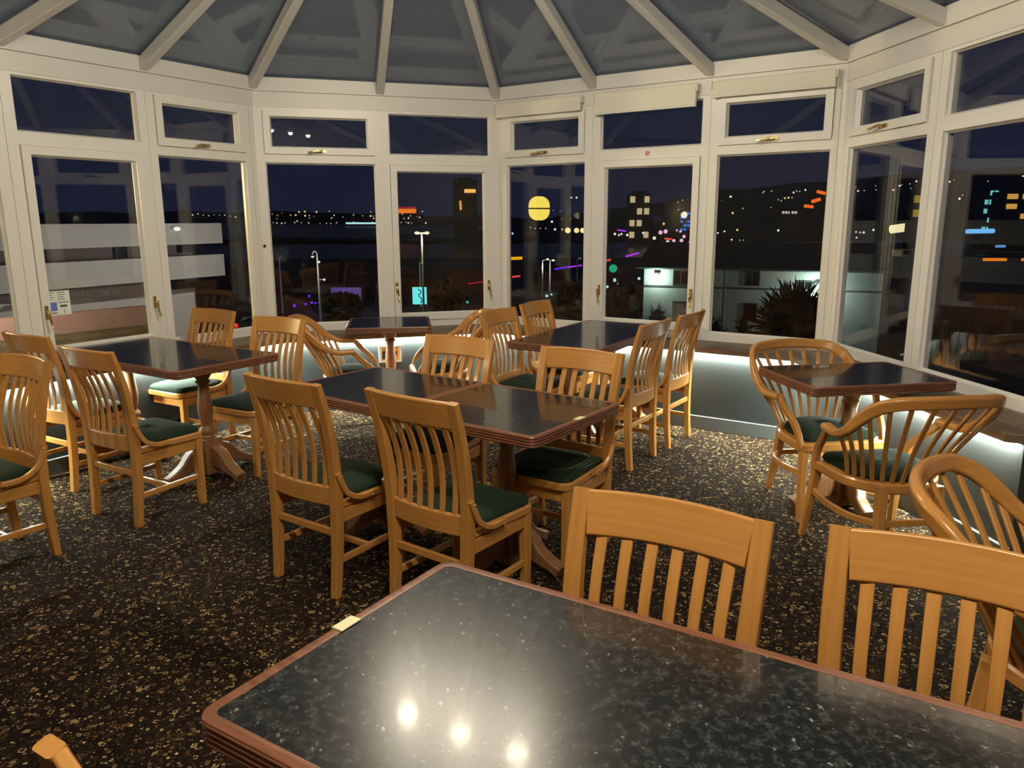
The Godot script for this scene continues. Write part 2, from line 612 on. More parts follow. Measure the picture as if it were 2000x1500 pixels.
func build_room() -> void:
	W.A = wall_frame(-56.991, Vector3(-2.1574, 0, -6.7053))
	W.B = wall_frame(-16.9986, Vector3(-2.1574, 0, -6.7053))
	W.C = wall_frame(33.7524, Vector3(-0.1227, 0, -7.3274))
	W.D = wall_frame(83.1718, Vector3(2.3724, 0, -5.6601))
	var side := {"A": "back_left", "B": "back", "C": "back_right", "D": "right"}
	# floor
	var a_end: Vector3 = W.A * Vector3(-LEN.A, 0, 0)
	var d_end: Vector3 = W.D * Vector3(LEN.D, 0, 0)
	var l_end := Vector3(-3.142, 0, 0.75)
	var fl := mb()
	var pts := [a_end, W.B.origin, W.C.origin, W.D.origin, d_end, Vector3(d_end.x, 0, 6.2), Vector3(l_end.x, 0, 6.2), l_end]
	var poly := []
	for p in pts:
		poly.append(Vector2(p.x, p.z))
	prism(fl, poly, -0.15, 0.0)
	tag(obj("floor", fl, M.carpet), "", "", "", "structure")
	# walls under and between the windows
	var posts := {"A": [[-0.12, 0.0], [-1.037, -0.908], [-2.018, -1.872], [-3.02, -2.87]], "B": [[0.0, 0.079], [1.003, 1.127], [2.043, 2.1277]], "C": [[0.0, 0.119], [0.926, 1.069], [1.952, 2.083], [2.912, 3.0009]], "D": [[0.0, 0.105], [0.946, 1.087], [2.80, 3.0]]}
	var trim_n := 1
	for k in ["A", "B", "C", "D"]:
		var w := Node3D.new()
		w.name = "wall_" + side[k]
		add_child(w)
		w.transform = W[k]
		tag(w, "", "", "", "structure")
		var st := mb()
		if k == "D":
			prism(st, [Vector2(0.307 * TURN.CD, 0.307), Vector2(2.28, 0.307), Vector2(2.42, 0.10), Vector2(3.0, 0.10), Vector2(3.0, -0.04), Vector2(0, -0.04)], 0.0, 0.622)
		else:
			prism(st, run_of(k, -0.04, 0.307), 0.0, 0.622)
		prism(st, run_of(k, -0.04, 0.032, 3.0), 0.622, 0.655)
		obj("dwarf_wall", st, M.panel, w)
		for p in posts[k]:
			st = mb()
			wall_part(st, p[0], p[1])
			obj("mullion", st, M.frame, w)
		st = mb()
		prism(st, run_of(k, -0.05, 0.040, 3.0 if k == "D" else 99.0), HEAD + 0.016, 2.677)
		prism(st, run_of(k, -0.05, 0.058), 2.678, EAVE + 0.012)
		obj("eave_beam", st, M.beam, w)
		# skirting
		st = mb()
		if k == "D":
			prism(st, [Vector2(0.327 * TURN.CD, 0.327), Vector2(2.285, 0.327), Vector2(2.285, 0.307), Vector2(0.307 * TURN.CD, 0.307)], 0.0, 0.105, 0.003)
		else:
			prism(st, run_of(k, 0.307, 0.327), 0.0, 0.105, 0.003)
		var sk := obj("baseboard_" + side[k], st, M.skirting)
		sk.transform = W[k]
		tag(sk, "", "", "", "structure")
		# ledge
		st = mb()
		if k == "D":
			prism(st, [Vector2(0.40 * TURN.CD, 0.40), Vector2(2.27, 0.40), Vector2(2.45, 0.15), Vector2(3.0, 0.14), Vector2(3.0, 0.034), Vector2(0.034 * TURN.CD, 0.034)], 0.623, 0.665, 0.004)
		else:
			prism(st, run_of(k, 0.034, 0.40), 0.623, 0.665, 0.004)
		var le := obj("trim_%d" % trim_n, st, M.ledge)
		trim_n += 1
		le.transform = W[k]
		tag(le, "", "", "", "structure")
	# light strips under the ledges
	var strip_where := {"A": "under the ledge beside the table with the notice behind", "B": "under the ledge behind the small far table", "C": "under the ledge below the roller blinds", "D": "under the ledge beside the right-hand armchairs"}
	for k in ["A", "B", "C", "D"]:
		var r := run_of(k, 0.309, 0.331, 2.27 if k == "D" else 99.0)
		var s0: float = r[3].x + 0.02
		var s1: float = r[2].x - 0.02
		var st := mb()
		bx(st, Vector3(s0, 0.611, 0.309), Vector3(s1, 0.622, 0.331))
		var o := obj("led_strip_light", st, M.led)
		o.transform = W[k]
		tag(o, "cool white LED strip light " + strip_where[k], "light", "strip lights under the window ledges")
		var al := AreaLight3D.new()
		add_child(al)
		al.name = "strip_glow_" + k.to_lower()
		al.transform = W[k] * Transform3D(Basis(Vector3.RIGHT, -PI / 2), Vector3((s0 + s1) / 2, 0.608, 0.320))
		al.area_size = Vector2(s1 - s0, 0.012)
		al.light_color = Color(0.96, 1.0, 0.94)
		al.light_energy = LED * (s1 - s0)
		al.area_range = 12.0
		al.area_attenuation = 2.0
		al.shadow_enabled = true
	# windows
	window(1, "A", -2.87, -2.018, "sash", "fix")
	window(2, "A", -1.872, -1.037, "fix", "case")
	window(3, "A", -0.908, -0.12, "sash", "fix")
	window(4, "B", 0.079, 1.003, "sash", "fix")
	window(5, "B", 1.127, 2.043, "fix", "case")
	window(6, "C", 0.119, 0.926, "sash", "fix")
	window(7, "C", 1.069, 1.952, "fix", "case")
	window(8, "C", 2.083, 2.912, "sash", "fix")
	window(9, "D", 0.105, 0.946, "sash", "fix")
	window(10, "D", 1.087, 2.80, "fix", "fix")
	# roof
	var roof := Node3D.new()
	roof.name = "ceiling"
	add_child(roof)
	tag(roof, "", "", "", "structure")
	var e := []
	for q in [["A", -3.02], ["A", -1.945], ["A", -0.972], ["A", 0.0], ["B", 1.065], ["C", 0.0], ["C", 0.998], ["C", 2.018], ["D", 0.0], ["D", 1.017], ["D", 3.0]]:
		e.append(W[q[0]] * Vector3(q[1], EAVE, 0.0))
	var ridge_end := Vector3(0.108, APEX.y, 0.75)
	var heads := []
	for i in e.size():
		heads.append(APEX)
	heads[10] = APEX.lerp(ridge_end, 0.42)
	e.append(Vector3(d_end.x, EAVE, d_end.z))
	heads.append(ridge_end)
	e.push_front(Vector3(-3.43, EAVE, -1.67))
	heads.push_front(APEX.lerp(ridge_end, 0.5))
	e.push_front(Vector3(l_end.x, EAVE, l_end.z))
	heads.push_front(ridge_end)
	for i in e.size():
		var st := mb()
		var d: Vector3 = heads[i] - e[i]
		var flat := Vector3(d.x, 0, d.z).normalized()
		var wide := flat.cross(Vector3.UP)
		var foot: Vector3 = e[i] + flat * 0.03 + Vector3(0, -0.055, 0)
		bar(st, [foot, foot + d * 0.5, heads[i] + Vector3(0, -0.045, 0)], wide, 0.07, 0.085, 0.010)
		obj("rafter", st, M.beam, roof)
	for i in e.size() - 1:
		var st := mb()
		var up := Vector3(0, 0.004, 0)
		var p := [e[i] + up, e[i + 1] + up, heads[i + 1] + up]
		if heads[i] != heads[i + 1]:
			p.append(heads[i] + up)
		slab(st, p, 0.010)
		obj("roof_pane", st, M.roof_glass, roof)
	var rs := mb()
	bar(rs, [APEX + Vector3(0, -0.02, -0.08), ridge_end + Vector3(0, -0.02, 0)], Vector3.RIGHT, 0.12, 0.12, 0.01)
	lathe(rs, [[0.0, -0.11], [0.07, -0.105], [0.11, -0.08], [0.12, -0.03], [0.12, 0.04], [0.0, 0.05]], 16, APEX)
	obj("ridge", rs, M.beam, roof)
	# left wall, house side behind the camera
	var st := mb()
	var along := (l_end - a_end).normalized()
	var out := along.cross(Vector3.UP)
	slab(st, [a_end, l_end, l_end + Vector3(0, EAVE, 0), a_end + Vector3(0, EAVE, 0)], -0.12 if out.x > 0 else 0.12)
	bx(st, Vector3(l_end.x - 0.12, 0, 0.75), Vector3(l_end.x, EAVE, 6.2))
	tag(obj("wall_left", st, M.plaster), "", "", "", "structure")
	st = mb()
	var dx: Vector3 = W.D * Vector3(3.0, 0, 0)
	slab(st, [dx, d_end, d_end + Vector3(0, EAVE, 0), dx + Vector3(0, EAVE, 0)], 0.12)
	bx(st, Vector3(d_end.x, 0, 0.75), Vector3(d_end.x + 0.12, EAVE, 6.2))
	tag(obj("wall_right_rear", st, M.plaster), "", "", "", "structure")
	st = mb()
	bx(st, Vector3(l_end.x - 0.12, 0, 6.2), Vector3(d_end.x + 0.12, EAVE, 6.35))
	slab(st, [Vector3(l_end.x, EAVE, 0.75), ridge_end, Vector3(d_end.x, EAVE, 0.75)], 0.12)
	tag(obj("wall_front", st, M.plaster), "", "", "", "structure")
	st = mb()
	bx(st, Vector3(l_end.x - 0.12, EAVE, 0.63), Vector3(d_end.x + 0.12, EAVE + 0.12, 6.35))
	tag(obj("ceiling_rear", st, M.white), "", "", "", "structure")
	# roller blinds
	for b in [[0.05, 0.908, 2.532, "short roller blind on the narrow window beside the bay corner post"], [1.045, 1.912, 2.482, "middle roller blind, drawn lowest, above the no-smoking sticker"], [2.04, 2.918, 2.532, "roller blind nearest the right corner with a bead chain"]]:
		var o := base("roller_blind", W.C)
		tag(o, "cream " + b[3], "blind", "roller blinds")
		st = mb()
		bar(st, [Vector3(b[0], (b[2] + 2.642) / 2, 0.082), Vector3(b[1], (b[2] + 2.642) / 2, 0.082)], Vector3.UP, 2.642 - b[2], 0.03, 0.008)
		obj("fabric_roll", st, M.blind, o)
		st = mb()
		bar(st, [Vector3(b[0], b[2] - 0.002, 0.084), Vector3(b[1], b[2] - 0.002, 0.084)], Vector3.UP, 0.014, 0.022, 0.005)
		obj("bottom_bar", st, M.white, o)
		for s in [b[0] - 0.008, b[1] + 0.008]:
			st = mb()
			bx(st, Vector3(s - 0.004, 2.585, 0.041), Vector3(s + 0.004, 2.64, 0.10))
			obj("bracket", st, M.white, o)
		if b[0] > 1.9:
			st = mb()
			tube(st, [Vector3(b[1] + 0.016, 2.58, 0.075), Vector3(b[1] + 0.017, 2.40, 0.07), Vector3(b[1] + 0.018, 1.95, 0.06)], 0.003, 6)
			obj("bead_chain", st, M.white, o)
	# small things on the frames
	var o2 := base("no_smoking_sticker", W.C * Transform3D(Basis(), Vector3(1.502, 2.151, 0.0345)))
	tag(o2, "small round red and white no-smoking sticker on the window transom", "sticker")
	st = mb()
	tube(st, [Vector3(0, 0, 0), Vector3(0, 0, 0.0012)], 0.018, 20)
	obj("disc", st, M.white, o2)
	st = mb()
	var ring := []
	for q in [[0.0135, 0.0014], [0.0185, 0.0014], [0.0185, 0.0022], [0.0135, 0.0022], [0.0135, 0.0014]]:
		var line := []
		for j in 24:
			line.append(Vector3(cos(TAU * j / 24) * q[0], sin(TAU * j / 24) * q[0], q[1]))
		ring.append(line)
	grid(st, ring, true)
	bar(st, [Vector3(-0.011, -0.011, 0.0018), Vector3(0.011, 0.011, 0.0018)], Vector3(1, -1, 0), 0.005, 0.001, 0.0003)
	obj("red_ring", st, mat(lin(0.45, 0.03, 0.02), 0.5), o2)
	st = mb()
	bar(st, [Vector3(-0.012, -0.001, 0.0016), Vector3(0.008, -0.001, 0.0016)], Vector3.UP, 0.004, 0.001, 0.0003)
	obj("cigarette_mark", st, M.black, o2)
	st = mb()
	tube(st, [Vector3(0.03, 1.418, 0.034), Vector3(0.03, 1.418, 0.052)], 0.011, 12)
	var lock := obj("frame_lock", st, M.black)
	lock.transform = W.B
	tag(lock, "small black lock button on the white corner post", "lock")
	# notice on the left casement, printed
	var im := Image.create(256, 256, false, Image.FORMAT_RGB8)
	im.fill(Color8(226, 232, 226))
	var r2 := RandomNumberGenerator.new()
	r2.seed = 4
	for col in [[14, 84], [124, 110]]:
		for row in 4:
			im.fill_rect(Rect2i(col[0], 14 + row * 24, int(col[1] * r2.randf_range(0.5, 0.95)), 7), Color8(96, 104, 104))
	im.fill_rect(Rect2i(20, 118, 84, 90), Color8(44, 84, 190))
	for row in 5:
		im.fill_rect(Rect2i(26, 128 + row * 16, 70, 4), Color8(190, 205, 235))
	im.fill_rect(Rect2i(124, 118, 118, 8), Color8(80, 88, 90))
	im.fill_rect(Rect2i(140, 150, 78, 24), Color8(70, 98, 44))
	im.fill_rect(Rect2i(178, 196, 6, 46), Color8(40, 44, 44))
	im.fill_rect(Rect2i(40, 226, 60, 10), Color8(60, 66, 66))
	var nm := mat(Color.WHITE, 0.6)
	im.generate_mipmaps()
	nm.albedo_texture = ImageTexture.create_from_image(im)
	var q := QuadMesh.new()
	q.size = Vector2(0.154, 0.165)
	var card := base("paper_notice", W.A * Transform3D(Basis(), Vector3(-1.742, 1.083, 0.012)))
	tag(card, "white printed paper notice with a blue block taped to the window glass", "notice")
	meshed("print", q, nm, card, Transform3D(Basis(), Vector3(0, 0, 0.0012)))
	st = mb()
	bx(st, Vector3(-0.077, -0.0825, -0.001), Vector3(0.077, 0.0825, 0.001))
	obj("sheet", st, M.white, card)
	# framed notice low on the wall behind the far table
	var fp := base("framed_notice", W.B * Transform3D(Basis(), Vector3(1.03, 0.47, 0.308)))
	tag(fp, "small white framed black and orange notice low on the wall behind the far table", "notice")
	st = mb()
	rim(st, -0.10, 0.10, -0.075, 0.075, 0.014, 0.0, 0.016)
	obj("frame", st, M.white, fp)
	im = Image.create(64, 64, false, Image.FORMAT_RGB8)
	im.fill(Color8(28, 20, 16))
	im.fill_rect(Rect2i(40, 4, 22, 56), Color8(226, 148, 30))
	im.fill_rect(Rect2i(42, 22, 12, 18), Color8(20, 14, 12))
	im.fill_rect(Rect2i(6, 10, 20, 8), Color8(200, 150, 60))
	var pm := mat(Color.WHITE, 0.5)
	pm.albedo_texture = ImageTexture.create_from_image(im)
	q = QuadMesh.new()
	q.size = Vector2(0.176, 0.126)
	meshed("print", q, pm, fp, Transform3D(Basis(), Vector3(0, 0, 0.005)))
	# lamps: a bar of three under the ridge, and one behind the camera on the house side
	spot_bar("three_lamp_bar", Vector3(-0.33, 3.05, -4.22), Vector3(0.88, 0, 0.475), 0.405, BAR_LIGHT, "white bar of three warm lamps hanging below the roof ridge", 3.72)
	# a lamp added on the left wall, out of view, to brighten the nearest left chair
	wall_lamp(Vector3(-3.50, 1.70, -2.90))
	spot_bar("three_lamp_bar", Vector3(0.25, 3.05, -0.5), Vector3(0.85, 0, 0.53), 0.45, REAR_LIGHT, "white bar of three warm lamps hanging above the speckled table", 3.85)

func spot_bar(called: String, at: Vector3, dir: Vector3, gap: float, energy: float, label: String, hang: float) -> void:
	var o := base(called, Transform3D(Basis(), at))
	tag(o, label, "lamp")
	dir = dir.normalized()
	var st := mb()
	bar(st, [-dir * (gap + 0.12) + Vector3(0, 0.09, 0), dir * (gap + 0.12) + Vector3(0, 0.09, 0)], Vector3.UP, 0.03, 0.05, 0.008)
	obj("rail", st, M.white, o)
	st = mb()
	tube(st, [Vector3(0, 0.1, 0), Vector3(0, hang - at.y, 0)], 0.012, 8)
	obj("hanger", st, M.steel, o)
	for k in [-1, 0, 1]:
		var c: Vector3 = dir * gap * k
		st = mb()
		lathe(st, [[0.0, 0.078], [0.022, 0.078], [0.030, 0.06], [0.054, 0.03], [0.064, 0.004], [0.062, 0.003], [0.050, 0.028], [0.026, 0.054], [0.0, 0.058]], 20, c)
		obj("lamp_holder", st, M.white, o)
		st = mb()
		ball(st, c, 0.034, 14)
		obj("bulb", st, M.bulb, o)
		var l := OmniLight3D.new()
		add_child(l)
		l.name = "lamp_glow_%d" % get_child_count()
		l.position = at + c
		l.light_color = lin(1.0, 0.885, 0.68)
		l.light_energy = energy
		l.light_size = 0.03
		l.omni_range = 20.0
		l.omni_attenuation = 2.0
		l.shadow_enabled = true

func wall_lamp(at: Vector3) -> void:
	var o := base("wall_lamp", Transform3D(Basis(), at))
	tag(o, "small brass lamp with a warm globe, added unseen on the left wall", "lamp")
	var st := mb()
	tube(st, [Vector3(-0.16, 0.0, 0.0), Vector3(-0.08, -0.04, 0.0), Vector3(0.0, -0.06, 0.0)], 0.012, 8)
	obj("bracket", st, M.brass, o)
	st = mb()
	ball(st, Vector3.ZERO, 0.05, 14)
	obj("globe_bulb", st, glow(lin(1.0, 0.84, 0.50), 12.0), o)
	var l := OmniLight3D.new()
	add_child(l)
	l.name = "lamp_glow_%d" % get_child_count()
	l.position = at
	l.light_color = lin(1.0, 0.84, 0.50)
	l.light_energy = 1.1
	l.light_size = 0.045
	l.omni_range = 20.0
	l.omni_attenuation = 2.0
	l.shadow_enabled = true

# ------------------------------------------------------------------ furniture
# chairs face -z; q(x, y, f) puts f metres in front
func q3(x: float, y: float, f: float) -> Vector3:
	return Vector3(x, y, -f)

func back_f(y: float) -> float:      # how far the back leans at a height
	var t := clampf((y - 0.42) / 0.56, 0.0, 1.0)
	return 0.012 - 0.095 * t * t

func make_chair() -> Node3D:
	var o := base("slat_back_chair")
	var st: SurfaceTool
	for s in [-1.0, 1.0]:
		st = mb()
		var p := curve([q3(0.193 * s, 0, -0.012), q3(0.197 * s, 0.22, 0.006), q3(0.202 * s, 0.44, 0.010), q3(0.208 * s, 0.60, back_f(0.60)), q3(0.215 * s, 0.80, back_f(0.80)), q3(0.219 * s, 0.972, back_f(0.972))], 3)
		bar(st, p, Vector3.RIGHT, ramp([0.040, 0.043, 0.045, 0.046, 0.046, 0.044], p.size()), ramp([0.034, 0.042, 0.046, 0.040, 0.033, 0.026], p.size()), 0.006)
		obj("rear_post", st, M.wood, o)
	# curved top rail
	st = mb()
	var top := []
	var lean := []
	for k in 9:
		var x := -0.197 + 0.394 * k / 8.0
		var bow := 0.026 * (1.0 - pow(x / 0.2, 2.0))
		top.append(q3(x, 0.918 + 0.004 * (1.0 - pow(x / 0.2, 2.0)), back_f(0.918) - bow))
		lean.append(q3(0, 1.0, -0.30))
	bar(st, top, lean, 0.112, 0.022, 0.007)
	obj("top_rail", st, M.wood_h, o)
	st = mb()
	var low := []
	for k in 7:
		var x := -0.185 + 0.37 * k / 6.0
		low.append(q3(x, 0.462, 0.008 - 0.022 * (1.0 - pow(x / 0.19, 2.0))))
	bar(st, low, Vector3.UP, 0.085, 0.024, 0.005)
	obj("lower_rail", st, M.wood_h, o)
	for k in 6:
		var t := (k - 2.5) / 2.5
		var xb := 0.147 * t
		var xt := 0.155 * t
		var p := []
		for j in 7:
			var u := j / 6.0
			var y := lerpf(0.50, 0.868, u)
			var x := lerpf(xb, xt, u)
			var bow := lerpf(0.022, 0.026, u) * (1.0 - pow(x / 0.2, 2.0))
			p.append(q3(x, y, back_f(y) - bow + 0.020 * sin(u * PI)))
		st = mb()
		bar(st, p, Vector3.RIGHT, ramp([0.024, 0.027, 0.029], 7), 0.011, 0.003)
		obj("slat", st, M.wood, o)
	# seat frame with rounded front corners, padded seat
	var seat := []
	for v in [[-0.205, 0.03, 0.0], [-0.226, 0.42, 0.055], [0.226, 0.42, 0.055], [0.205, 0.03, 0.0]]:
		if v[2] == 0.0:
			seat.append(Vector2(v[0], -v[1]))
		else:
			var sx := signf(v[0])
			for k in 6:
				var a := PI / 2 * (k / 5.0)
				var cx: float = v[0] - sx * v[2]
				var cf: float = v[1] - v[2] + 0.02
				if sx < 0:
					seat.append(Vector2(cx - cos(a) * v[2], -(cf + sin(a) * v[2])))
				else:
					seat.append(Vector2(cx + sin(a) * v[2], -(cf + cos(a) * v[2])))
	st = mb()
	prism(st, seat, 0.398, 0.438, 0.008)
	var frame := obj("seat_frame", st, M.wood_h, o)
	st = mb()
	var rows := []
	for lv in [[0.93, 0.434], [0.955, 0.446], [0.93, 0.462], [0.82, 0.474], [0.55, 0.480], [0.25, 0.482], [0.0, 0.482]]:
		var line := []
		for v in seat:
			var c := Vector2(0, -0.225)
			var d: Vector2 = c + (v - c) * lv[0]
			line.append(Vector3(d.x, lv[1], d.y))
		rows.append(line)
	grid(st, rows, true)
	obj("seat_cushion", st, M.cushion, frame)
	for s in [-1.0, 1.0]:
		st = mb()
		var fl := [q3(0.198 * s, 0.40, 0.395), q3(0.197 * s, 0.2, 0.398), q3(0.195 * s, 0.0, 0.402)]
		bar(st, fl, Vector3.RIGHT, [0.044, 0.040, 0.034], [0.044, 0.040, 0.034], 0.006)
		obj("front_leg", st, M.wood, o)
		# short bent bracket between the back and the side of the seat
		st = mb()
		var br := curve([q3(0.234 * s, 0.575, -0.004), q3(0.236 * s, 0.535, 0.012), q3(0.237 * s, 0.478, 0.042), q3(0.236 * s, 0.444, 0.095), q3(0.234 * s, 0.432, 0.150), q3(0.232 * s, 0.436, 0.205)], 3)
		bar(st, br, Vector3.RIGHT, 0.020, 0.026, 0.006)
		var bracket := obj("seat_bracket", st, M.wood, o)
		for j in [[0.57, 0.002], [0.436, 0.185]]:
			st = mb()
			ball(st, q3(0.245 * s, j[0] - 0.01, j[1] + 0.004), 0.006, 8)
			obj("screw_cap", st, M.wood, bracket)
		st = mb()
		bar(st, [q3(0.200 * s, 0.366, 0.02), q3(0.200 * s, 0.366, 0.385)], Vector3.UP, 0.058, 0.020, 0.003)
		obj("side_apron", st, M.wood_h, o)
		st = mb()
		bar(st, [q3(0.197 * s, 0.165, 0.01), q3(0.197 * s, 0.172, 0.39)], Vector3.UP, 0.030, 0.018, 0.004)
		obj("side_stretcher", st, M.wood_h, o)
	st = mb()
	bar(st, [q3(-0.18, 0.366, 0.398), q3(0.18, 0.366, 0.398)], Vector3.UP, 0.058, 0.020, 0.003)
	obj("front_apron", st, M.wood_h, o)
	st = mb()
	bar(st, [q3(-0.182, 0.295, 0.006), q3(0.182, 0.295, 0.006)], Vector3.UP, 0.034, 0.018, 0.004)
	obj("rear_stretcher", st, M.wood_h, o)
	st = mb()
	bar(st, [q3(-0.19, 0.168, 0.20), q3(0.19, 0.168, 0.20)], Vector3.UP, 0.028, 0.018, 0.004)
	obj("cross_stretcher", st, M.wood_h, o)
	return o

func make_armchair() -> Node3D:
	var o := base("captains_armchair")
	var st: SurfaceTool
	# the seat: straight front, rounded back
	var seat := []
	for k in 25:
		var a := PI * k / 24.0
		seat.append(Vector2(cos(a) * 0.245, sin(a) * 0.245 * 0.95 - 0.005))
	seat.append(Vector2(-0.252, -0.17))
	for k in 5:
		var a := PI / 2 * k / 4.0
		seat.append(Vector2(-0.212 - cos(a) * 0.04, -0.20 - sin(a) * 0.04))
	for k in 5:
		var a := PI / 2 * (4 - k) / 4.0
		seat.append(Vector2(0.212 + cos(a) * 0.04, -0.20 - sin(a) * 0.04))
	seat.append(Vector2(0.252, -0.17))
	st = mb()
	prism(st, seat, 0.382, 0.432, 0.008)
	var frame := obj("seat_frame", st, M.wood_h, o)
	st = mb()
	var rows := []
	for lv in [[0.82, 0.43], [0.86, 0.446], [0.84, 0.464], [0.74, 0.478], [0.5, 0.487], [0.22, 0.49], [0.0, 0.49]]:
		var line := []
		for v in seat:
			line.append(Vector3(v.x * lv[0], lv[1], v.y * lv[0]))
		rows.append(line)
	grid(st, rows, true)
	obj("seat_cushion", st, M.cushion, frame)
	# one bent rail: arm, shoulder, crest, shoulder, arm
	var half := [q3(0.292, 0.652, 0.035), q3(0.302, 0.650, -0.03), q3(0.313, 0.653, -0.10), q3(0.318, 0.690, -0.185), q3(0.312, 0.758, -0.265), q3(0.290, 0.820, -0.335), q3(0.232, 0.858, -0.400), q3(0.120, 0.869, -0.440), q3(0.0, 0.872, -0.452)]
	var full := half.duplicate()
	for k in range(half.size() - 2, -1, -1):
		full.append(Vector3(-half[k].x, half[k].y, half[k].z))
	var rail := curve(full, 4)
	var hs := ramp([0.036, 0.036, 0.038, 0.046, 0.056, 0.060, 0.060, 0.060, 0.060, 0.060, 0.060, 0.060, 0.056, 0.046, 0.038, 0.036, 0.036], rail.size())
	var ws := ramp([0.054, 0.052, 0.048, 0.042, 0.038, 0.036, 0.036, 0.036, 0.036, 0.036, 0.036, 0.036, 0.038, 0.042, 0.048, 0.052, 0.054], rail.size())
	st = mb()
	var ups := []
	for i in rail.size():
		var v: Vector3 = rail[i]
		var outw := Vector3(v.x, 0, v.z).normalized()
		ups.append((Vector3.UP + outw * 0.25 * clampf((v.y - 0.66) / 0.2, 0.0, 1.0)).normalized())
	bar(st, rail, ups, hs, ws, 0.014)
	obj("back_rail", st, M.wood_h, o)
	# slats all round the back
	var n := rail.size()
	for k in 15:
		var t := (k + 0.5) / 15.0
		var a := lerpf(0.06, 0.94, t) * PI
		var foot := Vector3(cos(a) * 0.225, 0.428, sin(a) * 0.225 * 0.95 - 0.005)
		var ri := int(round(lerpf(0.13, 0.87, t) * (n - 1)))
		var head: Vector3 = rail[ri] - Vector3(0, hs[ri] * 0.45, 0)
		var midp := foot.lerp(head, 0.5) + Vector3(-cos(a), 0, -sin(a)) * 0.012
		st = mb()
		var tang := Vector3(-sin(a), 0, cos(a))
		bar(st, curve([foot, midp, head], 3), tang, 0.021, 0.012, 0.004)
		obj("slat", st, M.wood, o)
	for s in [-1.0, 1.0]:
		st = mb()
		var ap := curve([q3(0.240 * s, 0.40, 0.205), q3(0.250 * s, 0.50, 0.165), q3(0.272 * s, 0.58, 0.085), q3(0.292 * s, 0.645, 0.025)], 3)
		bar(st, ap, Vector3.RIGHT, 0.026, ramp([0.046, 0.040, 0.036], ap.size()), 0.006)
		obj("arm_support", st, M.wood, o)
		st = mb()
		bar(st, [q3(0.222 * s, 0.40, 0.205), q3(0.235 * s, 0.2, 0.230), q3(0.250 * s, 0.0, 0.262)], Vector3.RIGHT, [0.046, 0.038, 0.030], [0.046, 0.038, 0.030], 0.007)
		obj("front_leg", st, M.wood, o)
		st = mb()
		bar(st, [q3(0.135 * s, 0.415, -0.208), q3(0.148 * s, 0.2, -0.232), q3(0.168 * s, 0.0, -0.272)], Vector3.RIGHT, [0.050, 0.042, 0.032], [0.046, 0.040, 0.030], 0.007)
		obj("rear_leg", st, M.wood, o)
		st = mb()
		var sp := curve([q3(0.230 * s, 0.262, 0.215), q3(0.252 * s, 0.256, 0.06), q3(0.225 * s, 0.250, -0.11), q3(0.150 * s, 0.246, -0.222)], 3)
		bar(st, sp, Vector3.UP, 0.034, 0.018, 0.005)
		obj("side_stretcher", st, M.wood_h, o)
	st = mb()
	bar(st, [q3(-0.145, 0.246, -0.225), q3(0.145, 0.246, -0.225)], Vector3.UP, 0.032, 0.018, 0.005)
	obj("rear_stretcher", st, M.wood_h, o)
	return o

func put(o: Node3D, x: float, z: float, phi: float, y := 0.0) -> Node3D:
	o.position = Vector3(x, y, z)
	o.rotation.y = -deg_to_rad(phi)
	return o

func again(o: Node3D, called: String) -> Node3D:
	var c := o.duplicate() as Node3D
	c.name = numbered(called)
	add_child(c)
	return c

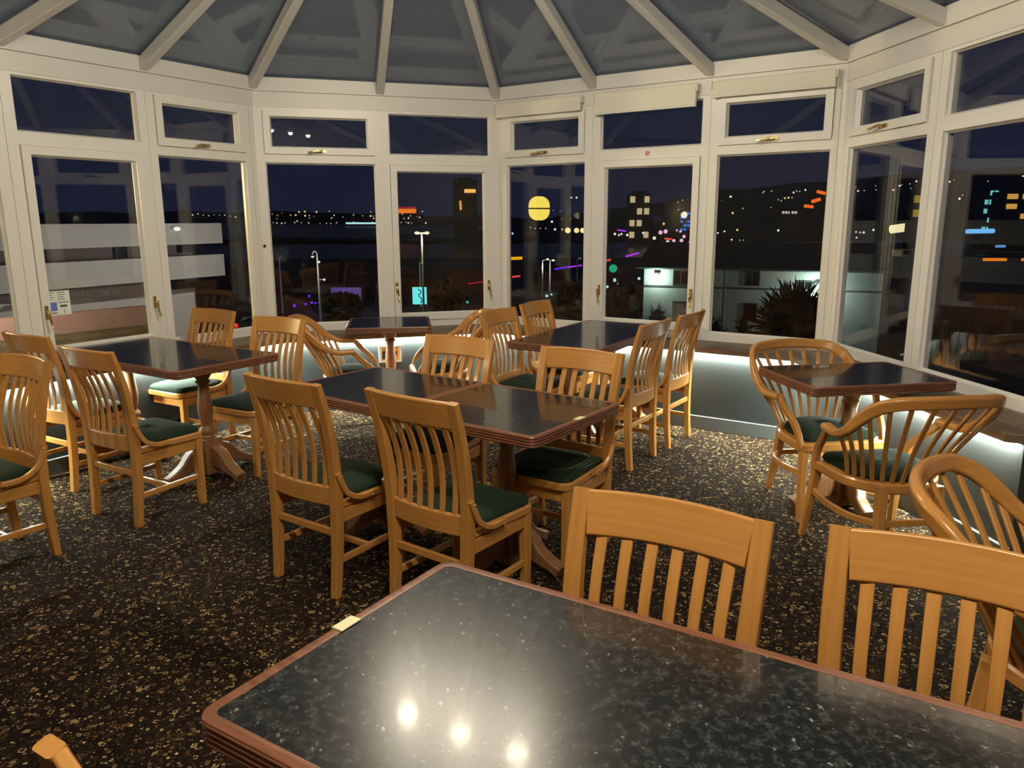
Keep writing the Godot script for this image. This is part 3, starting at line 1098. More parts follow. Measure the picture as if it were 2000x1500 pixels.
# a speckled table top in a reeded wooden edge, on one or two turned pedestals
func table(called: String, x: float, z: float, deg: float, lx: float, lz: float, legs: Array, ped: Material, number_at: float, label: String) -> Node3D:
	var o := base(called)
	put(o, x, z, deg)
	tag(o, label, "table")
	var h := TABLE_H
	var b := 0.027
	var st := mb()
	prism(st, round_rect(lx - 2 * b, lz - 2 * b, 0.012, 3), h - 0.02, h - 0.0006)
	obj("table_top", st, M.laminate, o)
	st = mb()
	var prof := [[b, h - 0.02], [b, h - 0.0004], [b - 0.002, h + 0.0006], [0.006, h + 0.0006], [0.002, h - 0.0008]]
	for k in 4:
		var y0 := h - 0.002 - k * 0.0118
		prof.append_array([[0.0035, y0 - 0.0004], [0.0006, y0 - 0.0024], [0.0, y0 - 0.0052], [0.0006, y0 - 0.008], [0.0035, y0 - 0.0098], [0.0085, y0 - 0.0106]])
	prof.append_array([[0.012, h - 0.052], [b, h - 0.052]])
	var rows := []
	for p in prof:
		var line := []
		for v in round_rect(lx - 2 * p[0], lz - 2 * p[0], maxf(0.042 - p[0], 0.012), 6):
			line.append(Vector3(v.x, p[1], v.y))
		rows.append(line)
	grid(st, rows, true)
	var edge := obj("reeded_edge", st, M.trim, o)
	st = mb()
	prism(st, round_rect(lx - 0.03, lz - 0.03, 0.02, 3), h - 0.051, h - 0.021)
	obj("underside", st, M.pedestal, o)
	for lxp in legs:
		var c := Vector3(lxp, 0, 0)
		st = mb()
		var t := h - 0.051
		lathe(st, [[0.0, t], [0.058, t], [0.062, t - 0.02], [0.058, t - 0.055], [0.040, t - 0.085], [0.036, t - 0.092], [0.046, t - 0.098], [0.046, t - 0.108], [0.034, t - 0.116], [0.032, t - 0.14], [0.038, t - 0.19], [0.046, t - 0.25], [0.048, t - 0.29], [0.042, t - 0.34], [0.034, t - 0.385], [0.033, t - 0.40], [0.046, t - 0.412], [0.050, t - 0.43], [0.046, t - 0.448], [0.036, t - 0.456], [0.050, t - 0.464], [0.050, t - 0.475], [0.0, t - 0.475]], 22, c)
		obj("column", st, ped, o)
		st = mb()
		bar(st, [c + Vector3(0, 0.02, 0), c + Vector3(0, t - 0.474, 0)], Vector3.RIGHT, 0.135, 0.135, 0.012)
		obj("pedestal_block", st, ped, o)
		for a in 2:
			var d := Vector3(cos(a * PI / 2), 0, sin(a * PI / 2))
			var up := Vector3.UP
			var reach := minf(0.31, (lz if a else lx) * 0.5 - 0.06)
			for s in [-1.0, 1.0]:
				st = mb()
				var arm := curve([c + d * 0.05 * s + up * 0.14, c + d * 0.12 * s + up * 0.125, c + d * (reach * 0.62) * s + up * 0.082, c + d * (reach * 0.86) * s + up * 0.05, c + d * reach * s + up * 0.030], 3)
				bar(st, arm, d.cross(up), 0.07, ramp([0.15, 0.13, 0.075, 0.052, 0.058], arm.size()), 0.014)
				obj("pedestal_foot", st, ped, o)
		st = mb()
		bx(st, c + Vector3(-0.16, t - 0.012, -0.16), c + Vector3(0.16, t, 0.16))
		obj("mounting_plate", st, M.pedestal, o)
	if number_at != 0.0:
		st = mb()
		var hx := lx / 2 * signf(number_at)
		bar(st, [Vector3(hx - signf(number_at) * 0.014, h + 0.0022, -0.029), Vector3(hx - signf(number_at) * 0.014, h + 0.0022, 0.029)], Vector3.RIGHT, 0.030, 0.003, 0.001)
		obj("number_plate", st, M.tag, edge)
	return o

func build_furniture() -> void:
	table("long_table", 0.352, -1.056, 32.0, 1.70, 0.744, [-0.45, 0.45], M.pedestal, -1.0, "long black speckled table with a chestnut wooden edge and round lamp glints on its top")
	table("square_table", -0.691, -3.952, 36.1, 0.822, 0.738, [0.0], M.pedestal, 0.0, "dark square table, farther half of the pushed-together pair in the middle")
	table("square_table", -0.027, -3.468, 36.1, 0.822, 0.738, [0.0], M.pedestal, 1.0, "dark square table with a cream number plate, nearer half of the pushed-together pair")
	table("long_table", -2.346, -5.042, 32.7, 1.468, 0.773, [-0.40, 0.43], M.pedestal, 0.0, "long dark polished table beside the window with the paper notice")
	table("long_table", 0.627, -5.838, -59.5, 1.40, 0.74, [-0.40, 0.40], M.pedestal, 0.0, "long dark polished table end-on to the windows with roller blinds")
	table("small_table", -1.05, -6.54, -8.0, 0.70, 0.72, [0.0], M.pedestal, 0.0, "small dark table against the far window between two armchairs")
	table("small_table", 1.91, -4.205, -9.5, 0.845, 0.62, [0.0], M.pedestal, 0.0, "small dark blue-black table by the right-hand windows with armchairs at it")
	var first := make_chair()
	var list := [
		[-0.931, -3.228, 34.4, "chair, back to the room, at the farther half of the middle tables", "chairs at the middle tables"],
		[-0.342, -2.897, 37.0, "chair, back to the room, at the nearer half of the middle tables", "chairs at the middle tables"],
		[-0.338, -4.257, 212.3, "chair across the middle tables in front of a far armchair", "chairs at the middle tables"],
		[0.314, -3.804, 214.3, "chair with a striped-edged seat across the middle tables", "chairs at the middle tables"],
		[0.876, -5.008, -56.0, "chair on the open carpet side of the blind-window table", "chairs at the table by the blinds"],
		[1.229, -5.511, -56.0, "chair at the blind-window table, against the lit low wall", "chairs at the table by the blinds"],
		[-0.037, -5.659, 122.0, "chair on the far-table side of the blind-window table, with a green seat", "chairs at the table by the blinds"],
		[0.258, -6.212, 121.0, "chair close to the bay corner post at the blind-window table", "chairs at the table by the blinds"],
		[0.325, -1.626, 210.0, "large bright chair across the speckled table, beside the open carpet", "chairs at the speckled table"],
		[0.860, -1.376, 210.0, "large bright chair across the speckled table, in front of the curved armchair", "chairs at the speckled table"],
		[-0.360, -0.805, 32.0, "chair at the speckled table, only its top corner showing", "chairs at the speckled table"],
		[-2.196, -4.026, 30.0, "chair pulled out from the notice-window table, green seat showing", "chairs at the table beside the notice window"],
		[-2.859, -4.588, 30.0, "dim chair at the far end of the notice-window table", "chairs at the table beside the notice window"],
		[-1.641, -5.203, 208.1, "chair between the notice-window table and the armchair at the far table", "chairs at the table beside the notice window"],
		[-2.300, -5.727, 210.5, "chair against the window across the notice-window table", "chairs at the table beside the notice window"],
		[-2.446, -3.664, 213.0, "chair turned away from the other tables, its front rail catching yellow light", ""]]
	for i in list.size():
		var c: Array = list[i]
		var o := first if i == 0 else again(first, "slat_back_chair")
		put(o, c[0], c[1], c[2])
		tag(o, "golden wooden slat-back " + c[3], "chair", c[4])
		if i == 3:          # light braid round the edge of one seat
			for lv in [[0.925, 0.463], [0.865, 0.4705], [0.80, 0.4755]]:
				var st := mb()
				var ring := []
				for a in 37:
					var g := TAU * a / 36.0
					var e := pow(pow(absf(cos(g)), 4.0) + pow(absf(sin(g)), 4.0), -0.25)
					ring.append(Vector3(cos(g) * e * 0.212 * lv[0], lv[1], -0.225 + sin(g) * e * 0.195 * lv[0]))
				tube(st, ring, 0.0035, 6)
				obj("seat_braid", st, M.stripe, o)
	var arm := make_armchair()
	var arms := [
		[1.80, -3.55, -7.0, "armchair with its slatted back to the room at the right-hand small table"],
		[1.78, -4.24, 172.0, "armchair across the right-hand small table, in front of the lit low wall"],
		[1.58, -1.91, 128.0, "large armchair with a looping back rail behind the speckled table's chairs"],
		[-1.28, -6.02, 80.0, "dim armchair on the notice side of the small far table"],
		[-0.59, -6.22, 258.0, "dim armchair on the blind side of the small far table"]]
	for i in arms.size():
		var c: Array = arms[i]
		var o := arm if i == 0 else again(arm, "captains_armchair")
		put(o, c[0], c[1], c[2])
		tag(o, "golden wooden curved " + c[3], "armchair", "curved wooden armchairs")

# ------------------------------------------------------------------ outside, at night
const GROUND := -7.3
var hill_rows := {}

func emit(c: Color, e: float) -> StandardMaterial3D:
	var key := "glow_%s_%.2f" % [c.to_html(), e]
	if not M.has(key):
		M[key] = glow(c, e)
	return M[key]

func lamp_at(where: Vector3, c: Color, energy: float, size := 0.1) -> void:
	var l := OmniLight3D.new()
	add_child(l)
	l.name = "outdoor_glow_%d" % get_child_count()
	l.position = where
	l.light_color = c
	l.light_energy = energy
	l.light_size = size
	l.omni_range = 60.0
	l.omni_attenuation = 2.0
	l.shadow_enabled = true

func dot(x: float, y: float, px: float, dist: float, m: Material, called: String, label: String, group := "") -> void:
	var o := base(called, Transform3D(Basis(), at_d(x, y, dist)))
	o.scale = Vector3.ONE * (px * 0.5 / F * dist)
	if not M.has("dot_mesh"):
		var st := mb()
		ball(st, Vector3.ZERO, 1.0, 8)
		M.dot_mesh = st.commit()
	meshed("globe", M.dot_mesh, m, o)
	tag(o, label, "light", group)

# a glowing bar between two pixels, at a depth
func streak(x0: float, y0: float, x1: float, y1: float, px: float, dist: float, m: Material, called: String, label: String, group := "") -> void:
	var st := mb()
	var a := at_d(x0, y0, dist)
	var b := at_d(x1, y1, dist)
	var c := (a + b) / 2
	tube(st, [a - c, b - c], px * 0.5 / F * dist, 8)
	var o := obj(called, st, m)
	o.position = c
	tag(o, label, "light", group)

func plane_point(x: float, y: float, p: Vector3, n: Vector3) -> Vector3:
	var d := ray(x, y)
	return EYE + d * ((p - EYE).dot(n) / d.dot(n))

func hill(called: String, ridge: Array, base_y: float, d0: float, d1: float) -> void:
	var rows := []
	for t in 9:
		var line := []
		for x in range(-400, 2700, 50):
			var yr := 0.0
			for k in ridge.size() - 1:
				if x >= ridge[k][0] and x <= ridge[k + 1][0]:
					yr = lerpf(ridge[k][1], ridge[k + 1][1], (x - ridge[k][0]) / float(ridge[k + 1][0] - ridge[k][0]))
			yr += 2.0 * sin(x * 0.031) + 1.2 * sin(x * 0.083 + 1.0)
			var f := t / 8.0
			line.append(at_d(x, lerpf(base_y, yr, sin(f * PI / 2)), lerpf(d0, d1, f)))
		rows.append(line)
	var st := mb()
	grid(st, rows, false)
	var o := obj(called, st, mat(lin(0.004, 0.005, 0.006), 0.95))
	tag(o, "", "", "", "structure")
	hill_rows[called] = [ridge, base_y, d0, d1]

# depth of a hill's slope behind a pixel
func on_hill(called: String, x: float, y: float) -> float:
	var q: Array = hill_rows[called]
	var yr := 0.0
	for k in q[0].size() - 1:
		if x >= q[0][k][0] and x <= q[0][k + 1][0]:
			yr = lerpf(q[0][k][1], q[0][k + 1][1], (x - q[0][k][0]) / float(q[0][k + 1][0] - q[0][k][0]))
	var s := clampf((q[1] - y) / (q[1] - yr + 3.0), 0.0, 1.0)
	return (q[2] + (q[3] - q[2]) * asin(s) * 2.0 / PI) * 0.985 - 4.0

func bush(called: String, c: Vector3, r: Vector3, n: int, leaf: float, spiky: bool, m: Material, label: String) -> void:
	var o := base(called, Transform3D(Basis(), c))
	tag(o, label, "bush")
	var st := mb()
	var rows := []
	for i in 9:
		var a := PI * i / 8.0 - PI / 2
		var line := []
		for j in 14:
			var g := TAU * j / 14
			var k := 0.84 + 0.10 * sin(g * 3.0 + i) + 0.06 * sin(g * 7.0 + 2.0 * i)
			line.append(Vector3(cos(a) * cos(g) * r.x * k, r.y + sin(a) * r.y * k, cos(a) * sin(g) * r.z * k))
		rows.append(line)
	grid(st, rows, true)
	obj("crown", st, m, o)
	st = mb()
	for k in n:
		var u := rng.randf_range(-0.8, 1.0)
		var g := rng.randf() * TAU
		var cu := sqrt(1.0 - u * u)
		var d := Vector3(cu * cos(g), u, cu * sin(g))
		var p := Vector3(d.x * r.x, r.y + d.y * r.y, d.z * r.z) * rng.randf_range(0.85, 0.98)
		var out := (d + Vector3(rng.randf_range(-0.5, 0.5), rng.randf_range(-0.2, 0.7), rng.randf_range(-0.5, 0.5))).normalized()
		var side := out.cross(Vector3(rng.randf() - 0.5, rng.randf() - 0.5, rng.randf() - 0.5)).normalized()
		var ln := leaf * rng.randf_range(0.6, 1.4)
		var w := ln * (0.10 if spiky else 0.34)
		var nn := out.cross(side).normalized()
		tri(st, p - side * w, p + side * w, p + out * ln * 0.6 + side * w * 0.8, nn, nn, nn)
		tri(st, p - side * w, p + out * ln * 0.6 + side * w * 0.8, p + out * ln, nn, nn, nn)
	var lv := obj("leaves", st, m, o)
	tag(lv, "", "", "", "stuff")
	st = mb()
	tube(st, [Vector3(0, -0.1, 0), Vector3(0, r.y * 0.6, 0)], r.x * 0.1, 8)
	obj("trunk", st, mat(lin(0.02, 0.014, 0.01), 0.9), o)

func lamp_post(called: String, x: float, y_base: float, y_top: float, label: String, style: String, c: Color, energy: float) -> void:
	var p := at_h(x, y_base, GROUND)
	var dist := -p.z
	var top := 0.0
	for k in 40:      # the height at which the post reaches its top pixel
		var yy := lerpf(GROUND, 4.0, k / 39.0)
		var v := view.inverse() * (Vector3(p.x, yy, p.z) - EYE)
		if 750.0 - F * v.y / -v.z > y_top:
			top = yy
	var o := base(called, Transform3D(Basis(), p))
	tag(o, label, "lamp post")
	var h := top - GROUND
	var t := dist / F       # metres to a pixel there
	var st := mb()
	tube(st, [Vector3.ZERO, Vector3(0, h * 0.5, 0), Vector3(0, h, 0)], [0.11, 0.09, 0.06], 8)
	obj("post", st, M.post, o)
	var heads := []
	match style:
		"double":
			heads = [Vector3(-9 * t, h + 0.0, 0), Vector3(10 * t, h + 0.0, 0)]
			st = mb()
			bar(st, [Vector3(-12 * t, h, 0), Vector3(14 * t, h, 0)], Vector3.UP, 0.14, 0.14, 0.05)
			obj("cross_arm", st, M.post, o)
		"hook":
			st = mb()
			tube(st, curve([Vector3(0, h - 0.05, 0), Vector3(-1.5 * t, h + 5 * t, 0), Vector3(-6 * t, h + 6 * t, 0), Vector3(-9 * t, h + 1 * t, 0)], 4), 0.05, 6)
			obj("hook_arm", st, M.post, o)
			heads = [Vector3(-9 * t, h - 4 * t, 0)]
			for q in [[3.0, -14.0], [11.0, -48.0]]:
				st = mb()
				tube(st, [Vector3(0, h + q[1] * t, 0), Vector3(q[0] * t, h + q[1] * t, 0)], 0.04, 6)
				obj("side_arm", st, M.post, o)
				st = mb()
				ball(st, Vector3(q[0] * t, h + q[1] * t, 0), 2.2 * t, 8)
				obj("lamp_globe", st, emit(c, 1.0), o)
		"twin":
			heads = [Vector3(-5 * t, h + 1 * t, 0), Vector3(6 * t, h - 1 * t, 0)]
		"arm":
			st = mb()
			tube(st, [Vector3(0, h - 0.03, 0), Vector3(5 * t, h + 1 * t, 0)], 0.05, 6)
			obj("side_arm", st, M.post, o)
			heads = [Vector3(5 * t, h + 1 * t, 0)] if energy > 0.0 else []
	for q in heads:
		st = mb()
		ball(st, q, (5.0 if style == "double" else 3.2) * t, 10, 0.6)
		obj("lamp_head", st, emit(c, energy), o)
	if style == "hook" or style == "twin":
		lamp_at(p + Vector3(-0.8, h - 0.8, 1.5), c, 5.0, 0.2)
	if style == "double":
		lamp_at(p + Vector3(0, h - 0.6, 0.3), c, 14.0, 0.3)

func build_outside() -> void:
	M.post = mat(lin(0.55, 0.56, 0.52), 0.5)
	M.leaf = mat(lin(0.010, 0.016, 0.008), 0.8)
	M.render_wall = mat(lin(0.50, 0.53, 0.49), 0.85)
	M.dark_glass = mat(lin(0.008, 0.010, 0.012), 0.15)
	M.roof_slate = mat(lin(0.010, 0.011, 0.014), 0.8)
	var white := Color(1.0, 0.98, 0.92)
	var warm := Color(1.0, 0.82, 0.48)
	var cyan := Color(0.35, 0.95, 0.95)
	var purple := Color(0.48, 0.16, 1.0)
	var magenta := Color(0.72, 0.22, 0.95)
	var red := Color(1.0, 0.16, 0.14)
	var green := Color(0.05, 0.85, 0.62)
	var orange := Color(1.0, 0.42, 0.08)
	var blue := Color(0.10, 0.50, 1.0)
	var yellow := Color(1.0, 0.90, 0.36)
	# ground and sea
	var st := mb()
	bx(st, Vector3(-300, GROUND - 1.0, -190), Vector3(500, GROUND, -9.5))
	tag(obj("ground", st, mat(lin(0.018, 0.019, 0.022), 0.9)), "", "", "", "structure")
	st = mb()
	bx(st, Vector3(-3500, GROUND - 2.0, -2300), Vector3(3500, GROUND - 0.6, -190))
	tag(obj("sea", st, mat(lin(0.003, 0.005, 0.010), 0.3)), "", "", "", "structure")
	hill("hill_far_shore", [[-400, 416], [300, 414], [520, 413], [700, 416], [850, 420], [1000, 424], [1100, 430], [2700, 436]], 439.0, 1500.0, 1900.0)
	hill("hill_right", [[-400, 470], [900, 458], [1000, 440], [1120, 416], [1250, 402], [1400, 372], [1520, 362], [1660, 350], [1850, 332], [2100, 324], [2700, 318]], 470.0, 340.0, 640.0)
	# lights along the far shore
	var shore: Array[Vector2] = []
	for k in 110:
		var x := rng.randf_range(520, 835)
		var row := rng.randf()
		var y := 435.5 + rng.randf_range(-1.5, 1.5) if row < 0.5 else rng.randf_range(411, 432)
		if x > 742 and x < 772:
			continue
		var near := false
		for s in shore:
			near = near or Vector2(x, y).distance_to(s) < 4.5
		if near:
			continue
		shore.append(Vector2(x, y))
		dot(x, y, rng.randf_range(1.6, 3.6), on_hill("hill_far_shore", x, y), emit(white if rng.randf() < 0.7 else warm, rng.randf_range(0.25, 1.0)), "shore_light", "tiny pale light on the far shore across the bay", "lights on the far shore")
	streak(676, 436, 737, 436, 3.4, 1470, emit(Color(0.75, 1.0, 1.0), 0.9), "shore_light_row", "continuous pale blue row of lights on the far shore")
	for k in 9:
		dot(376 + k * 10.5, 421 + rng.randf_range(-4, 4), rng.randf_range(1.5, 3), on_hill("hill_far_shore", 376 + k * 10.5, 421), emit(white, 0.7), "shore_light", "tiny pale light on the far shore across the bay", "lights on the far shore")
	# lights on the right-hand hillside
	var hl := [[1427, 384, 5], [1490, 376, 3], [1492, 374, 3], [1507, 373, 3], [1409, 392, 2], [1431, 416, 5], [1451, 407, 3], [1506, 405, 3], [1440, 449, 5], [1402, 455, 4], [1415, 452, 4], [1429, 468, 4], [1445, 469, 3], [1452, 469, 3], [1520, 450, 5], [1520, 390, 3], [1526, 392, 3], [1533, 387, 4], [1540, 386, 4], [1547, 386, 3], [1550, 376, 4], [1556, 373, 3], [1562, 374, 3], [1573, 371, 4], [1324, 395, 3], [1333, 391, 3], [1353, 400, 3], [1325, 410, 3], [1296, 437, 6], [1671, 366, 3], [1676, 373, 4], [1688, 372, 3], [1710, 363, 3], [1711, 371, 3], [1745, 371, 4], [1757, 363, 4], [1761, 361, 3], [1777, 359, 3], [1779, 368, 3], [1790, 354, 4], [1855, 355, 4], [1863, 352, 3], [1874, 388, 5], [1880, 381, 3], [1930, 354, 3], [1998, 344, 4], [1951, 435, 3], [1991, 424, 4], [1915, 475, 4], [1706, 449, 5], [1672, 453, 4], [1680, 454, 4], [1687, 454, 5], [1673, 464, 4], [1078, 433, 5], [1081, 411, 2], [1094, 412, 2], [1098, 428, 2], [1115, 427, 2], [1066, 446, 3], [1055, 446, 3], [1045, 446, 3], [1036, 444, 3], [1098, 448, 4], [1084, 448, 5], [1116, 386, 4], [1126, 386, 4], [1143, 386, 4]]
	for q in hl:
		dot(q[0], q[1], q[2] * 0.85, on_hill("hill_right", q[0], q[1]), emit(white if int(q[0]) % 3 else warm, 1.0 if q[2] > 3 else 0.55), "hillside_light", "small white light on the dark hillside beyond the right-hand windows", "lights on the hillside")
	# bright signs and shapes on the hillside
	for q in [[1586, 394, 1602, 389, 7], [1571, 402, 1588, 404, 6], [1596, 374, 1612, 378, 6]]:
		streak(q[0], q[1], q[2], q[3], q[4], 420, emit(orange, 0.9), "orange_hill_light", "flame-orange glowing light high on the dark hillside", "orange hillside lights")
	var o := base("hillside_sign", Transform3D(view, at_d(1541, 415, 400)))
	tag(o, "small row of white lit letters on the hillside", "sign")
	for k in 5:
		st = mb()
		var u := 400.0 / F
		bx(st, Vector3((-13 + k * 6) * u, -2.2 * u, -0.2), Vector3((-13 + k * 6 + (2.0 if k == 2 else 4.2)) * u, 2.2 * u, 0.2))
		obj("letter_light", st, emit(white, 0.5), o)
	streak(1740, 448, 1770, 444, 17, 260, emit(Color(1.0, 0.95, 0.72), 1.0), "floodlit_sign_light", "broad warm white glowing light beyond the right-hand corner")
	dot(1785, 437, 11, 260, emit(Color(1.0, 0.95, 0.72), 1.0), "round_sign_light", "round warm light joined to the broad glowing one")
	streak(1888, 452, 1941, 451, 9, 200, emit(Color(0.45, 0.75, 1.0), 1.0), "blue_sign_light", "pale blue long lit sign beyond the tall right-hand pane")
	streak(1945, 481, 1963, 481, 5, 200, emit(Color(0.45, 0.7, 1.0), 0.7), "blue_sign_light", "short pale blue light below the long blue sign")
	streak(1921, 507, 1965, 507, 6, 150, emit(Color(1.0, 0.55, 0.05), 0.8), "amber_canopy_light", "amber glowing strip under a dark canopy beyond the tall right-hand pane")
	streak(1996, 507, 2030, 507, 6, 150, emit(Color(1.0, 0.55, 0.05), 0.8), "amber_canopy_light", "second amber strip, cut by the edge of the view")
	tower("teal_tower", 1925, 1950, 368, 456, 230.0, lin(0.01, 0.05, 0.055), 5, 4, emit(Color(0.55, 0.95, 0.95), 0.6), "dark teal tower with rows of lit windows beyond the tall right-hand pane")
	tower("lit_house", 1964, 2016, 374, 432, 220.0, lin(0.02, 0.017, 0.012), 3, 2, emit(Color(1.0, 0.75, 0.35), 0.6), "building with warm yellow windows at the edge of the tall right-hand pane")
	tower("lit_house", 1783, 1803, 375, 430, 240.0, lin(0.03, 0.025, 0.01), 2, 1, emit(Color(0.9, 0.75, 0.30), 0.35), "narrow building with dim yellow windows behind the post")
	tower("blue_tower", 1329, 1354, 413, 452, 300.0, lin(0.01, 0.03, 0.06), 5, 4, emit(blue, 0.9), "tower glowing with bright blue lights by the seafront road")
	tower("reflection_block", 1229, 1268, 378, 470, 280.0, lin(0.16, 0.14, 0.10), 4, 3, emit(Color(1.0, 0.92, 0.7), 0.5), "tall pale block in place of a reflection, with a few lit windows")  # a reflection in the window glass, built as a block outside
	tower("lilac_block", 1272, 1294, 405, 450, 285.0, lin(0.07, 0.06, 0.09), 1, 1, emit(Color(0.35, 0.3, 0.45), 0.10), "small lilac-grey block beside the tall pale block")
	tower("clock_tower", 884, 932, 352, 480, 300.0, lin(0.035, 0.02, 0.018), 1, 1, emit(Color(0.3, 0.14, 0.08), 0.10), "dim brown tower rising over the bay with a lit amber band")
	var ct := get_node("clock_tower") as Node3D
	for q in [[907, 373, 929, 373, 7.0, "band_light", 1.0], [899, 392, 900, 410, 4.0, "edge_light", 0.7]]:
		st = mb()
		tube(st, [at_d(q[0], q[1], 299.0) - ct.position, at_d(q[2], q[3], 299.0) - ct.position], q[4] * 0.5 / F * 299.0, 8)
		obj(q[5], st, emit(Color(1.0, 0.76, 0.38), q[6]), ct)
	# orange glowing panel with a red scalloped top
	o = base("orange_panel", Transform3D(view, at_d(792, 409, 500)))
	tag(o, "wide orange glowing panel with a red scalloped top over the bay", "sign")
	var u5 := 500.0 / F
	st = mb()
	bx(st, Vector3(-20 * u5, -7 * u5, -0.4), Vector3(20 * u5, 1 * u5, 0.4))
	obj("orange_panel_light", st, emit(Color(1.0, 0.50, 0.14), 0.9), o)
	for k in 6:
		st = mb()
		tube(st, curve([Vector3((-19 + k * 6.6) * u5, 2.5 * u5, 0), Vector3((-16 + k * 6.6) * u5, 4.6 * u5, 0), Vector3((-13 + k * 6.6) * u5, 2.5 * u5, 0)], 3), 0.9 * u5, 6)
		obj("scallop_light", st, emit(Color(0.9, 0.10, 0.10), 0.6), o)
	# yellow glowing oval with a dark crossbar, on a post
	o = base("yellow_oval", Transform3D(view, at_d(1053, 407, 60)))
	tag(o, "glowing yellow oval with a dark crossbar beyond the narrow window", "sign")
	var u6 := 60.0 / F
	st = mb()
	var pl := []
	for v in round_rect(40, 45, 17, 6):
		pl.append(v * u6)
	var tilt := Transform3D(Basis(Vector3.RIGHT, PI / 2), Vector3.ZERO)
	var stp := mb()
	prism(stp, pl, -0.12, 0.12, 0.03)
	var face := obj("oval_face", stp, emit(yellow, 1.0), o)
	face.transform = tilt
	st = mb()
	bar(st, [Vector3(-21 * u6, -1 * u6, 0.13), Vector3(21 * u6, -1 * u6, 0.13)], Vector3.UP, 2.4 * u6, 0.06, 0.01)
	obj("crossbar", st, M.black, o)
	st = mb()
	tube(st, [Vector3(0, -22 * u6, 0), Vector3(0, -200 * u6, 0)], 0.05, 8)
	obj("oval_post", st, M.black, o)
	for q in [[1109, 450, 9, 11], [1126, 450, 12, 10], [1138, 450, 12, 10]]:
		dot(q[0], q[1], q[3], 200, emit(Color(1.0, 0.93, 0.62), 1.0), "street_globe_light", "large soft yellow globe light near the yellow oval", "yellow globe lights")
	# promenade light strips
	var strips := [[1083, 526, 1110, 521, purple, 3.4, 90], [1108, 522, 1137, 518, magenta, 3.0, 90], [1222, 501, 1248, 494, magenta, 4, 110], [1206, 449, 1226, 452, magenta, 3, 180], [1296, 483, 1312, 479, magenta, 4, 130], [1268, 461, 1286, 463, magenta, 5, 150]]
	for q in strips:
		streak(q[0], q[1], q[2], q[3], q[5], minf(7.7 * F / (q[1] - 431.0), 330.0), emit(q[4], 0.9), "promenade_strip_light", "violet strip light along the seafront road", "violet promenade strips")
	for q in [[1266, 491, 1286, 485, 4, 115], [1241, 456, 1256, 458, 3, 175], [1298, 466, 1312, 467, 3.5, 150], [1185, 509, 1197, 506, 4, 100], [1000, 541, 1016, 539, 3.5, 80]]:
		streak(q[0], q[1], q[2], q[3], q[4], minf(7.7 * F / (q[1] - 431.0), 320.0), emit(Color(1.0, 0.30, 0.26), 0.9), "road_strip_light", "coral red strip light along the seafront road", "red road strips")
	streak(997, 505, 1020, 504, 6, 95, emit(Color(1.0, 0.72, 0.05), 0.9), "amber_strip_light", "amber strip light low in the narrow window")
	for k in 8:
		dot(916 + k * 4.0, 554 - k * 0.6, 2.4, 98, emit(Color(1.0, 0.12, 0.25), 0.9), "red_marker_light", "small crimson marker light in a row by the road", "crimson marker lights")
	for q in [[1201, 457, 6], [1209, 459, 5], [1214, 457, 5], [1225, 459, 6], [1243, 449, 5], [1278, 465, 8], [1304, 473, 9], [1316, 470, 8], [1322, 479, 8], [1331, 470, 9], [1336, 462, 8], [1340, 478, 9], [1329, 452, 6], [1322, 450, 5], [1346, 474, 7], [1256, 455, 5], [1282, 448, 4], [1290, 454, 10], [1300, 452, 10]]:
		dot(q[0], q[1], q[2] * 0.8, 3.9 * F / (q[1] - 431.0), emit(white if int(q[1]) % 2 else Color(1.0, 0.75, 0.9), 0.9), "seafront_light", "bright white light on the seafront road", "seafront road lights")
	for q in [[994, 455, 5], [1001, 456, 5], [1071, 588, 6], [1077, 575, 5], [1068, 578, 7], [1200, 547, 9], [1209, 555, 7], [1186, 560, 7], [1216, 552, 6], [1242, 573, 7], [1248, 544, 7], [1104, 592, 8], [1110, 596, 6], [1136, 597, 7], [1180, 565, 6]]:
		dot(q[0], q[1], q[2] * 0.8, minf(7.9 * F / (q[1] - 431.0), 150.0), emit(Color(0.75, 1.0, 1.0), 0.8), "car_park_light", "cold white light among the parked cars", "car park lights")
	for q in [[604, 578, 5], [616, 592, 4], [575, 597, 6], [597, 594, 5], [609, 591, 5], [623, 591, 4], [690, 581, 6], [698, 581, 6]]:
		dot(q[0], q[1], q[2], 8.6 * F / (q[1] - 431.0), emit(purple, 1.0), "violet_uplight", "small violet uplight by the low seafront wall", "violet uplights")
	dot(461, 636, 9, 26, emit(red, 0.9), "tail_light", "red glowing tail light seen beside the corner chair")
	# violet-lit wall with its lamps
	var pa := at_h(648, 603, GROUND)
	var pb := at_h(706, 603, GROUND)
	st = mb()
	slab(st, [pa, pb, pb + Vector3(0, 2.2, 0), pa + Vector3(0, 2.2, 0)], 0.4)
	tag(obj("seafront_wall", st, M.render_wall), "low rendered wall washed violet by the uplights", "wall")
	lamp_at(pa.lerp(pb, 0.5) + Vector3(0, 1.0, 2.0), purple, 2.5, 0.2)
	# traffic lights
	for q in [[913, 600, 582, 590, "traffic light showing green beyond the far right casement"], [1197, 560, 505, 524, "traffic light with a broad green glow beside the white house"]]:
		var p := at_d(q[0], q[3], 75.0 if q[0] < 1000 else 60.0)
		o = base("traffic_light", Transform3D(Basis(), Vector3(p.x, GROUND, p.z)))
		tag(o, "slim " + q[4], "traffic light")
		var hh := p.y - GROUND
		st = mb()
		tube(st, [Vector3.ZERO, Vector3(0, hh + 1.0, 0)], 0.06, 8)
		obj("post", st, M.black, o)
		st = mb()
		bx(st, Vector3(-0.17, hh - 0.3, -0.12), Vector3(0.17, hh + 0.75, 0.12))
		obj("signal_head", st, M.black, o)
